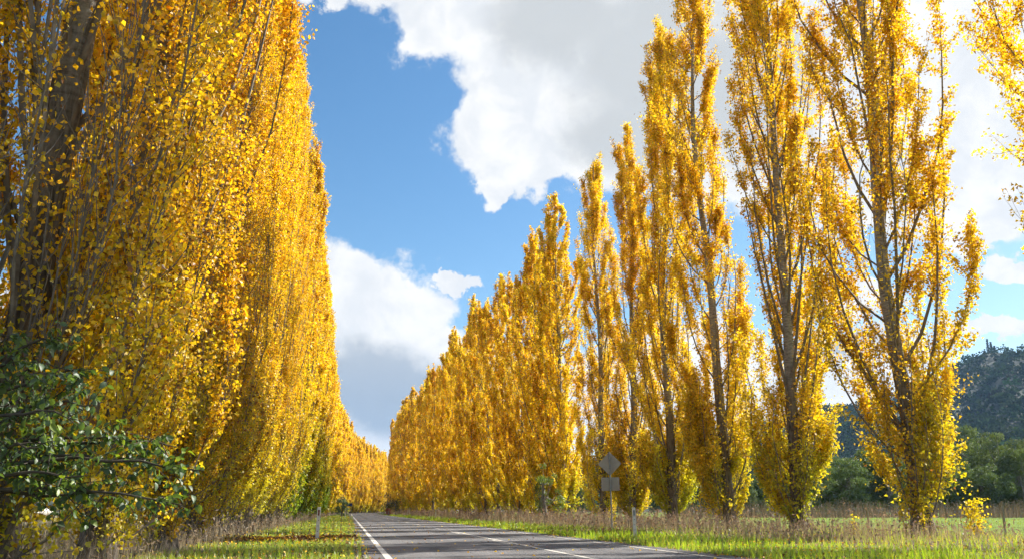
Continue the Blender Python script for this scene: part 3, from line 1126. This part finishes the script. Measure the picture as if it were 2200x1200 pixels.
mb = MB()
v, f, c, tp = blades(10.2, 22.5, 24, 260, 62000, .28, .98, .007, d_cols, rg,
                     lambda lat, s, p: np.interp(lat, [10.2, 12.0, 14, 22.5], [.08, .55, 1, .8]) * np.where(s < 46, np.clip(p * 1.3 - .1, .2, 1), 1), .22, hs=([25, 50, 75], [.85, 1.0, 1.35]))
mb.add(v, f, c)
v, q, c = heads(tp, 16000, rg, .10, (.27, .19, .14))
mb.add(v, q, c)
stuff('dry_grass', mb, M_dry, 'tall brown seeding grass below the looser poplar row', 'dry grass')
mb = MB()
v, f, c, tp = blades(-6.6, -3.0, 11, 200, 30000, .2, .85, .007, d_cols, rg,
                     lambda lat, s, p: np.interp(lat, [-6.6, -5, -4.0, -3.0], [.5, .9, .6, .04]) * (.4 + .6 * p), .3)
mb.add(v, f, c)
v, q, c = heads(tp, 5000, rg, .10, (.34, .26, .18))
mb.add(v, q, c)
v, f, c, tp = blades(-30, -6, 14, 120, 12000, .10, .5, .014, d_cols + [(.16, .18, .05)], rg, None, .35)
mb.add(v, f, c)
stuff('dry_grass', mb, M_dry, 'pale dead grass round the feet of the dense poplar row', 'dry grass')


def fallen(name, n, sampler, rg, label, cols, size=.06):
    lat, s = sampler(n)
    if name == 'leaf_litter':
        lat = np.where((lat > .3) & (lat < 5), -rg.uniform(.0, 2.5, n), lat)
    x, y = road_xy(lat, s)
    on_road = (lat > .33) & (lat < 7.62)
    z = np.where(on_road, .022, ground_z(x, y) + rg.uniform(.01, .09, n))
    pos = np.stack([x, y, z], -1)
    sz = size * rg.uniform(.7, 1.3, n) * (s / 20) ** .35
    tip = rg.normal(0, 1, (n, 3)) * np.where(on_road, .12, .35)[:, None] * (0, 0, 1) + rg.normal(0, 1, (n, 3)) * (1, 1, 0)
    tip /= np.linalg.norm(tip, axis=1, keepdims=True)
    up = np.array((0, 0, 1.0)) + rg.normal(0, .25, (n, 3))
    side = np.cross(tip, up)
    side /= np.linalg.norm(side, axis=1, keepdims=True)
    w_ = sz[:, None] * .45
    lift = np.array((0, 0, .02))
    v = np.stack([pos, pos + tip * sz[:, None] * .4 + side * w_ + lift, pos + tip * sz[:, None], pos + tip * sz[:, None] * .4 - side * w_ + lift], 1)
    c = np.array(cols)[rg.integers(0, len(cols), n)] * rg.uniform(.7, 1.25, (n, 1))
    me = mk_mesh(name, v.reshape(-1, 3), [np.arange(n * 4).reshape(n, 4)], M_litter, np.repeat(c, 4, 0))
    return tag(new_obj(name, me), label, 'leaves', None, 'stuff')


l_cols = [tuple(GOLD), tuple(ORNG), (.36, .16, .03), (.22, .10, .04), tuple(YELL), (.42, .26, .12)]
fallen('fallen_leaves', 2300, lambda n: (rg.uniform(-4.2, .5, n), 13 * (150 / 13) ** rg.uniform(0, 1, n)), rg,
       'fallen golden leaves strewn over the verge beneath the dense row', l_cols)
fallen('fallen_leaves', 6000, lambda n: (rg.uniform(7.4, 24, n), 16 * (120 / 16) ** rg.uniform(0, 1, n)), rg,
       'fallen golden leaves strewn over the grass beneath the loose row', l_cols)
fallen('fallen_leaves', 420, lambda n: (np.where(rg.uniform(0, 1, n) < .5, rg.uniform(.4, 7.6, n), np.where(rg.uniform(0, 1, n) < .5, .36 + rg.exponential(.15, n), 7.6 - rg.exponential(.15, n))), 14 * (90 / 14) ** rg.uniform(0, 1, n)), rg,
       'few fallen yellow leaves lying on the asphalt', l_cols)
fallen('leaf_litter', 4600, lambda n: (rg.normal(-1.1, 1.2, n), rg.normal(30.6, 1.3, n)), rg,
       'brown bed of fallen leaves round the foot of the red reflector post', [(.16, .075, .03), (.22, .10, .04), (.36, .15, .03), (.10, .05, .03), tuple(ORNG)], .075)
fallen('leaf_litter', 2600, lambda n: (rg.normal(L_SG, .7, n), rg.normal(S_SG, 1.3, n)), rg,
       'dull brown leaf and twig litter below the diamond sign', [(.14, .085, .06), (.20, .12, .08), (.10, .06, .05), (.26, .16, .10)], .085)


# ------------------------------------------------------------------ guide posts
M_post = plain_mat('post_white', (0.70, 0.66, 0.57), 0.6, 0, 9, .18, 0)
M_red = plain_mat('reflector_red', (0.16, 0.012, 0.014), 0.3, 0, 20, .2)
M_greyref = plain_mat('reflector_grey', (0.16, 0.17, 0.17), 0.3, 0, 20, .2)
M_hole = plain_mat('hole_dark', (0.04, 0.038, 0.035), 0.9)


def slab_mesh(name, w, d, z0, z1, mat, bev=.008):
    # bevelled post, top slightly chamfered
    pts = [(-w / 2 + bev, -d / 2), (w / 2 - bev, -d / 2), (w / 2, -d / 2 + bev), (w / 2, d / 2 - bev), (w / 2 - bev, d / 2), (-w / 2 + bev, d / 2), (-w / 2, d / 2 - bev), (-w / 2, -d / 2 + bev)]
    pts = np.array(pts)
    rings = [(z0, 1.0), (z1 - .02, 1.0), (z1, .82)]
    v = np.concatenate([np.concatenate([pts * k_, np.full((8, 1), z_)], 1) for z_, k_ in rings])
    f = []
    for r_ in range(2):
        for i in range(8):
            f.append((r_ * 8 + i, r_ * 8 + (i + 1) % 8, (r_ + 1) * 8 + (i + 1) % 8, (r_ + 1) * 8 + i))
    mb_ = MB()
    mb_.add(v, [np.array(f), np.arange(16, 24)[None]])
    return mb_.mesh(name, mat)


def guide_post(px, d, mat_ref, label, group=None, tilt=0.0, hgt=1.02, holes=True):
    x, y = px_ground(px, d)
    o = empty('guide_post', (x, y, float(ground_z(x, y))), R(8), (0, tilt))
    tag(o, label, 'guide post', group)
    new_obj('post', slab_mesh('guide_post', .105, .045, -.15, hgt, M_post), o)
    v, f = box(0, -.0265, hgt - .17, .045, .006, .17)
    new_obj('reflector', mk_mesh('reflector', v, [f], mat_ref), o)
    if holes:
        for zz in (.62, .46, .30):
            a = np.linspace(0, 2 * math.pi, 10, endpoint=False)
            v = np.concatenate([np.stack([.011 * np.cos(a), np.full(10, -.0225 - .002 * e), zz + .014 * np.sin(a)], -1) for e in (0, 1)])
            fq = np.array([(i, (i + 1) % 10, 10 + (i + 1) % 10, 10 + i) for i in range(10)])
            mb_ = MB()
            mb_.add(v, [fq, np.arange(10, 20)[None]])
            new_obj('bolt_hole', mb_.mesh('bolt_hole', M_hole), o)
    return o


guide_post(684, 28.6, M_red, 'white guide post with red reflector standing in leaf litter', None, R(1.2))
guide_post(1363, 30.2, M_greyref, 'white guide post with grey reflector beside the sunlit lush grass', None, R(-1.5), 1.0)
guide_post(742, 112.0, M_red, 'small far white guide post on the verge by the left edge line', None, 0, 1.0, False)
guide_post(936, 112.0, M_greyref, 'far white guide post against dry grass, nearer of two', None, 0, 1.02, False)
guide_post(876, 165.0, M_greyref, 'far white guide post against dry grass, more distant of two', None, 0, 1.02, False)

# ------------------------------------------------------------------ the road sign seen from behind
M_galv = plain_mat('galvanised_steel', (0.27, 0.275, 0.27), 0.5, 0.6, 10, .2, 0)
M_back = plain_mat('sign_back', (0.36, 0.33, 0.275), 0.6, 0.0, 2.5, .12, 0)
M_sgn_y = plain_mat('sign_yellow', (0.75, 0.52, 0.03), 0.5)
M_blue = plain_mat('sign_blue', (0.015, 0.045, 0.19), 0.45)


def plate(name, pts, th, mat, corner=.03):
    """flat plate in the x-z plane with rounded corners, th thick along y"""
    out = []
    n = len(pts)
    for i in range(n):
        p = np.array(pts[i], float)
        a = np.array(pts[i - 1], float) - p
        b = np.array(pts[(i + 1) % n], float) - p
        a /= np.linalg.norm(a)
        b /= np.linalg.norm(b)
        for t_ in np.linspace(0, 1, 5):
            out.append(p + a * corner * (1 - t_) ** 2 + b * corner * t_ ** 2)
    out = np.array(out)
    k_ = len(out)
    v = np.concatenate([np.stack([out[:, 0], np.full(k_, yy), out[:, 1]], -1) for yy in (-th / 2, th / 2)])
    q_ = np.array([(i, (i + 1) % k_, k_ + (i + 1) % k_, k_ + i) for i in range(k_)])
    mb_ = MB()
    mb_.add(v, [q_, np.arange(k_)[None, ::-1], np.arange(k_, 2 * k_)[None]])
    return mb_.mesh(name, mat)


x, y = px_ground(1314, 41.4)
sg = empty('warning_sign', (x, y, float(ground_z(x, y))), R(-6), (0, R(-.6)))
tag(sg, 'bare grey back of a diamond road sign with square plate on steel post', 'road sign')
tz = np.array((-.3, 1.0, 2.2, 3.46))
v, q = tubes(np.stack([tz * 0, tz * 0, tz], -1)[None], np.full((1, 4), .034), 12)
mb = MB()
mb.add(v, [q, np.arange(36, 48)[None]])
new_obj('post', mb.mesh('sign_post', M_galv, False), sg)
hd = .53
new_obj('diamond_panel', plate('diamond_panel', [(0, 2.93 - hd), (hd, 2.93), (0, 2.93 + hd), (-hd, 2.93)], .006, M_back, .05), sg).location = (0, .052, 0)
new_obj('square_panel', plate('square_panel', [(-.40, 1.75), (.40, 1.75), (.40, 2.33), (-.40, 2.33)], .006, M_back, .04), sg).location = (0, .052, 0)
for zz in (3.18, 2.70, 2.20, 1.88):
    v1, f1 = box(0, 0, zz, .11, .10, .035)
    new_obj('clamp', mk_mesh('clamp', v1, [f1], M_galv), sg)
for zz in (2.2, 1.88):
    v1, f1 = box(0, .043, zz - .001, .62, .012, .04)
    new_obj('rail', mk_mesh('rail', v1, [f1], M_back), sg)

xb, yb = px_ground(750, 205.0)
bs = empty('direction_sign', (xb, yb, 0), R(4))
tag(bs, 'small far blue road sign at the left verge by the bend', 'road sign')
for sx in (-.42, .42):
    v, q = tubes(np.array([[(sx, 0.03, -.2), (sx, 0.03, 1.2), (sx, 0.03, 2.55)]]), np.full((1, 3), .035), 8)
    new_obj('post', mk_mesh('direction_post', v, [q], M_galv), bs)
new_obj('panel', plate('direction_panel', [(-.62, 1.85), (.62, 1.85), (.62, 2.5), (-.62, 2.5)], .01, M_blue, .03), bs).location = (0, -.012, 0)

# ------------------------------------------------------------------ fences
M_wood = bark_mat('fence_wood', (0.13, 0.115, 0.10), (0.33, 0.30, 0.265), None, 16.0, .5)
M_wire = plain_mat('fence_wire', (0.20, 0.19, 0.18), .6, .5)


def fence(name, lat, ss, label, hgt=1.25, rad=.055):
    x0, y0 = road_xy(lat, ss[0])
    root = empty(name, (float(x0), float(y0), 0))
    tag(root, label, 'fence')
    pts = []
    for i, s_ in enumerate(ss):
        x_, y_ = road_xy(lat, s_)
        z_ = float(ground_z(x_, y_))
        dx, dy = float(x_ - x0), float(y_ - y0)
        tl_ = rnd.uniform(-.04, .04)
        zz = np.array((-.3, .3, .8, hgt - .03, hgt))
        p_ = np.stack([dx + tl_ * zz, dy + tl_ * .5 * zz, z_ + zz], -1)
        v_, q_ = tubes(p_[None], np.array([[rad, rad * .95, rad * .92, rad * .88, rad * .6]]) * rnd.uniform(.85, 1.2), 8)
        mb_ = MB()
        mb_.add(v_, [q_, np.arange(32, 40)[None]])
        new_obj('post', mb_.mesh('fence_post', M_wood, False), root)
        pts.append((dx, dy, z_))
    for zz in (.35, .65, .92, 1.15):
        p_ = np.array(pts) + (0, 0, zz)
        v_, q_ = tubes(p_[None], np.full((1, len(p_)), .0035), 4)
        new_obj('wire', mk_mesh('fence_wire', v_, [q_], M_wire), root)


fence('wire_fence', 23.6, list(np.arange(21.5, 150, 9.0)), 'post and wire fence along the green paddock behind the loose poplar row')
fence('wire_fence', -7.6, list(np.arange(14.0, 120, 9.5)), 'post and wire fence behind the dense poplar row by the hay paddock', 1.2, .09)

# ------------------------------------------------------------------ hay bales
M_wrap = plain_mat('bale_wrap', (0.62, 0.60, 0.54), .45, 0, 2, .12)
M_hay = plain_mat('bale_hay', (0.36, 0.27, 0.16), .9, 0, 9, .4)


def bale(px, d, rz, label):
    x_, y_ = px_ground(px, d)
    root = empty('hay_bale', (x_, y_, 0), rz)
    tag(root, label, 'hay bale', 'wrapped bales in the paddock')
    a = np.linspace(0, 2 * math.pi, 28, endpoint=False)
    r_, w_ = .66, 1.3
    prof_ = [(-w_ / 2, r_ * .93), (-w_ / 2 + .06, r_), (-.2, r_ * 1.01), (.2, r_ * 1.01), (w_ / 2 - .06, r_), (w_ / 2, r_ * .93)]
    v = np.concatenate([np.stack([np.full(28, x0), rr_ * np.cos(a), r_ * .97 + rr_ * np.sin(a)], -1) for x0, rr_ in prof_])
    q = np.array([(j * 28 + i, j * 28 + (i + 1) % 28, (j + 1) * 28 + (i + 1) % 28, (j + 1) * 28 + i) for j in range(5) for i in range(28)])
    new_obj('wrap', mk_mesh('bale_wrap', v, [q], M_wrap, None, True), root)
    for sgn_ in (-1, 1):
        rings = [(0, .02), (.03, .5), (0.0, .93)]
        v = np.concatenate([np.stack([np.full(28, sgn_ * (w_ / 2 - .004 + b_ * .5)), r_ * k_ * np.cos(a), r_ * .97 + r_ * k_ * np.sin(a)], -1) for b_, k_ in rings])
        q = np.array([(j * 28 + i, j * 28 + (i + 1) % 28, (j + 1) * 28 + (i + 1) % 28, (j + 1) * 28 + i) for j in range(2) for i in range(28)])
        new_obj('end', mk_mesh('bale_end', v, [q], M_hay, None, True), root)


bale(72, 140, R(62), 'wrapped round hay bale lying in the dry paddock beyond the poplars')
bale(88, 141, R(58), 'wrapped round hay bale lying in the dry paddock beyond the poplars')
bale(101, 142, R(60), 'wrapped round hay bale lying in the dry paddock beyond the poplars')


# ------------------------------------------------------------------ gum trees, weeds, hills
def gum(key, seed, H, r, nclump, per, leaf, colr):
    rg = np.random.default_rng(seed)
    parts = []
    k_ = 8
    tz = np.linspace(-.4, H * .62, k_)
    tp = np.stack([.5 * np.sin(tz * .25 + seed), .5 * np.cos(tz * .3 + seed) - .5, tz], -1)
    v, q = tubes(tp[None], (.034 * H * (1 - tz / (H * .75)) * .75 + .06)[None], 9)
    parts.append(('trunk', mk_mesh(key + '_trunk', v, [q], M_gumbark, None, True), None))
    cen = []
    while len(cen) < nclump:
        p = rg.uniform(-1, 1, 3)
        if .25 < np.linalg.norm(p) < 1:
            cen.append(p * (r, r, H * .45) + (0, 0, H * .52))
    cen = np.array(cen)
    st = tp[rg.integers(3, k_, nclump)]
    t_ = np.linspace(0, 1, 5)[None, :, None]
    limb = st[:, None] * (1 - t_) + cen[:, None] * t_
    limb[:, 1:4, 2] -= .06 * H * np.sin(np.linspace(0, math.pi, 5))[None, 1:4] * .5
    v, q = tubes(limb, np.tile(np.array((.11, .09, .07, .045, .02)) * H / 14, (nclump, 1)), 5)
    parts.append(('branches', mk_mesh(key + '_branches', v, [q], M_gumbark, None, True), 'stuff'))
    cr = rg.uniform(.17, .36, nclump) * r
    ci = rg.choice(nclump, nclump * per, p=cr ** 2 / (cr ** 2).sum())
    dirs = rg.normal(0, 1, (len(ci), 3))
    dirs /= np.linalg.norm(dirs, axis=1, keepdims=True)
    rad = rg.uniform(.35, 1, len(ci)) ** .45
    pos = cen[ci] + dirs * (rad * cr[ci])[:, None] * (1.15, 1.15, .8)
    v, q = leaf_quads(pos, leaf * rg.uniform(.6, 1.3, len(pos)), rg, .7, .6)
    c = np.array(colr) * (.75 + .5 * rg.uniform(0, 1, nclump))[ci][:, None] * rg.uniform(.7, 1.35, (len(pos), 1))
    parts.append(('crown', mk_mesh(key + '_crown', v, [q], M_gum, np.repeat(c, 4, 0)), 'stuff'))
    return parts


gums = [gum('gum_a', 1, 15.0, 5.4, 44, 330, .36, (.115, .15, .052)), gum('gum_b', 2, 12.5, 4.8, 40, 330, .34, (.13, .17, .06)),
        gum('gum_c', 3, 10.0, 4.4, 34, 330, .32, (.10, .135, .052))]
gum_spots = [(2168, 175, 0, 1.05), (2098, 182, 0, 1.15), (2040, 172, 1, .95), (2210, 168, 1, 1.0), (1985, 190, 2, 1.1), (1925, 170, 1, .95), (1872, 176, 1, 1.05),
             (1822, 168, 2, 1.05), (1780, 180, 2, 1.0), (1735, 190, 2, .9), (1690, 186, 2, .85), (1640, 195, 2, .9), (1590, 190, 2, .8), (1530, 205, 2, .9),
             (1480, 200, 2, .8), (1420, 215, 2, .85), (2130, 165, 2, .9), (2260, 180, 0, 1.1), (1340, 225, 2, .8), (1250, 240, 2, .8)]
g_lab = ['tall dark eucalypt with domed crown before the wooded hill', 'dark rounded eucalypt in the tree belt beyond the paddock', 'low dusky eucalypt in the tree belt seen between poplars']
for (px, d, vi, s_) in gum_spots:
    plant(gums[vi], 'eucalyptus_tree', px_ground(px, d), rnd.uniform(0, 6.28), g_lab[vi], 'tree', 'eucalypts beyond the paddock', s_)

# small bushes by the far road
def bush(px, d, H, r, colr, label, seed):
    rg_ = np.random.default_rng(seed)
    plant(gum('bush_%d' % seed, seed, H, r, 26, 90, .14, colr), 'roadside_bush', px_ground(px, d), 0, label, 'bush')


bush(737, 148, 3.4, 1.0, (.11, .16, .09), 'pale green young gum on the verge before the blue sign', 31)
bush(828, 215, 5.0, 2.0, (.03, .05, .022), 'dark green bush at the road bend', 32)
bush(846, 200, 3.6, 1.9, (.035, .055, .02), 'low dark bush beside the road bend under poplars', 33)
bush(834, 196, 1.5, .6, (.34, .12, .09), 'small reddish shrub at the road bend', 34)
bush(1178, 80, 5.2, 1.3, (.15, .20, .05), 'thin grey green young gum among the loose poplar row', 35)

# dry weeds along the far side of the paddock
rg = np.random.default_rng(66)
n = 5200
px_ = rg.uniform(1450, 2320, n)
dd = rg.uniform(118, 150, n)
kk = FPX / math.cos(PITCH)
x = (px_ - 1100) / kk * dd
y = dd
clus = .55 + .45 * np.sin(x * .9 + 1.0) * np.sin(x * .37 + y * .3)
h = rg.uniform(.8, 2.5, n) * (.5 + .6 * clus)
a = rg.uniform(0, 6.28, n)
w = rg.uniform(.03, .06, n)
b = np.stack([x, y, np.zeros(n)], -1)
wv = np.stack([np.cos(a) * w, np.sin(a) * w, np.zeros(n)], -1)
tp_ = b + np.stack([rg.normal(0, .15, n), rg.normal(0, .15, n), h], -1)
v = np.stack([b - wv, b + wv, tp_], 1).reshape(-1, 3)
c = np.array((.13, .105, .08)) * rg.uniform(.6, 1.4, (n, 1))
mb = MB()
mb.add(v, np.arange(n * 3).reshape(n, 3), np.repeat(c, 3, 0))
v, q = leaf_quads(tp_, rg.uniform(.12, .35, n), rg, .9, .4)
mb.add(v, q, np.repeat(c * .9, 4, 0))
stuff('dry_weeds', mb, M_dry, 'tall brown dead weeds along the far edge of the green paddock', 'weeds')

# forested hills
M_hill = plain_mat('hill_soil', (.020, .030, .013), .95, 0, .02, .4)


def hill(name, ridge, r0, r1, ntree, seed, wood_label):
    """ridge: photo pixels of the skyline; slope rises from r0 to r1 metres out"""
    rg_ = np.random.default_rng(seed)
    ang, hh = [], []
    for (px, py) in ridge:
        d_ = pix_dir(px, py)
        ang.append(math.atan2(d_.x, d_.y))
        hh.append(max(2.0, d_.z / math.hypot(d_.x, d_.y) * r1))
    ang, hh = np.array(ang), np.array(hh)

    def hz(a, r):
        t_ = np.clip((r - r0) / (r1 - r0), 0, 1.25)
        f_ = np.where(t_ < 1, t_ ** 1.25, 1 - (t_ - 1) * .8)
        spur = 1 + .10 * np.sin(a * 38 + r * .006) * np.sin(t_ * 3.0) + .06 * np.sin(a * 90 - r * .012) * np.sin(t_ * 3.0)
        return np.interp(a, ang, hh) * f_ * spur - 1.0

    A = np.linspace(ang[0], ang[-1], 90)
    Rr_ = np.linspace(r0, r1 * 1.22, 26)
    AA, RR = np.meshgrid(A, Rr_)
    v_ = np.stack([np.sin(AA) * RR, np.cos(AA) * RR, hz(AA, RR)], -1).reshape(-1, 3)
    i = np.arange(89)[None, :] + np.arange(25)[:, None] * 90
    q_ = np.stack([i, i + 1, i + 91, i + 90], -1).reshape(-1, 4)
    tag(new_obj(name, mk_mesh(name, v_, [q_], M_hill, None, True)), kind='structure')
    a = rg_.uniform(ang[0], ang[-1], ntree)
    r = r0 + (r1 * 1.08 - r0) * rg_.uniform(0, 1, ntree) ** .9
    z = hz(a, r)
    cen = np.stack([np.sin(a) * r, np.cos(a) * r, z], -1)
    rad = rg_.uniform(4.0, 8.2, ntree)
    # each crown: a dome of leafy sprays, uneven in outline
    k_ = 36
    dd_ = rg_.normal(0, 1, (ntree, k_, 3))
    dd_[..., 2] = np.abs(dd_[..., 2]) - .35
    dd_ /= np.linalg.norm(dd_, axis=2, keepdims=True)
    lump = 1 + .22 * np.sin(dd_[..., :1] * 5 + rg_.uniform(0, 6.28, (ntree, 1, 1))) * np.sin(dd_[..., 1:2] * 4 + 1)
    pos_ = cen[:, None] + dd_ * lump * (rad[:, None, None] * rg_.uniform(.72, 1.0, (ntree, k_, 1))) * np.array((1, 1, .9)) + np.stack([0 * rad, 0 * rad, rad * .5], -1)[:, None]
    c_ = np.array((.036, .056, .022)) * rg_.uniform(.55, 1.6, (ntree, 1)) + rg_.normal(0, .004, (ntree, 3))
    c_ = np.clip(c_, .008, 1)
    v_, q_ = leaf_quads(pos_.reshape(-1, 3), np.repeat(rad, k_) * rg_.uniform(.35, .65, ntree * k_), rg_, .1, .9, dd_.reshape(-1, 3) * 1.6)
    cc_ = np.repeat(c_, k_, 0) * rg_.uniform(.75, 1.3, (ntree * k_, 1))
    me = mk_mesh('hill_forest', v_, [q_], M_forest, np.repeat(cc_, 4, 0))
    tag(new_obj('hill_forest', me), wood_label, 'forest', None, 'stuff')


hill('hill', [(1000, 1075), (1150, 1020), (1270, 990), (1400, 962), (1510, 940), (1660, 905), (1800, 878), (1900, 850), (2000, 810), (2080, 775), (2140, 752), (2220, 752), (2400, 720), (2700, 740)],
     520, 1350, 3300, 8, 'dense dark eucalypt forest covering the high hill')
hill('hill', [(-500, 860), (-200, 850), (60, 860), (270, 862), (400, 900), (520, 960), (620, 1040)],
     600, 1400, 500, 9, 'blue green forest on the hill seen through the dense poplar row')
# a few pines standing proud on the ridge
for (px, h_) in ((2124, 24), (2131, 20), (2138, 15)):
    d_ = pix_dir(px, 758)
    r_ = 1350
    k_ = r_ / math.hypot(d_.x, d_.y)
    root = empty('pine_tree', (d_.x * k_, d_.y * k_, d_.z * k_ - 4))
    tag(root, 'slender dark pine standing proud on the wooded ridge', 'tree', 'pines on the ridge')
    rgp = np.random.default_rng(int(px))
    zz = np.linspace(0, h_, 4)
    v, q = tubes(np.stack([zz * 0, zz * 0, zz], -1)[None], (0.5 * (1 - zz / h_) + .08)[None], 6)
    new_obj('trunk', mk_mesh('pine_trunk', v, [q], M_gumbark), root)
    nq = 500
    u_ = rgp.uniform(.08, 1, nq)
    a_ = rgp.uniform(0, 6.28, nq)
    rr_ = 3.0 * (1 - u_ * .92) * rgp.uniform(.2, 1, nq)
    pos = np.stack([np.cos(a_) * rr_, np.sin(a_) * rr_, u_ * h_], -1)
    v, q = leaf_quads(pos, np.full(nq, 1.6), rgp, .3, .6)
    new_obj('crown', mk_mesh('pine_crown', v, [q], M_gum, np.broadcast_to(np.array((.03, .045, .025)), (len(v), 3))), root)['kind'] = 'stuff'

# ------------------------------------------------------------------ the air: thin blue haze over the distance
HAZE = True
if HAZE:
    mh, th, oh = new_mat('haze')
    pv = th.n('ShaderNodeVolumePrincipled')
    pv.inputs['Color'].default_value = (0.36, 0.62, 1.0, 1)
    pv.inputs['Density'].default_value = 0.00006
    pv.inputs['Anisotropy'].default_value = 0.2
    th.l(pv.outputs[0], oh.inputs['Volume'])
    v, f = box(0, 0, 0, 13000, 13000, 340)
    v[:, 2] += 170 - 3.0
    ho = tag(new_obj('haze', mk_mesh('haze', v, [f], mh)), 'thin blue haze over the distance', 'haze', None, 'stuff')
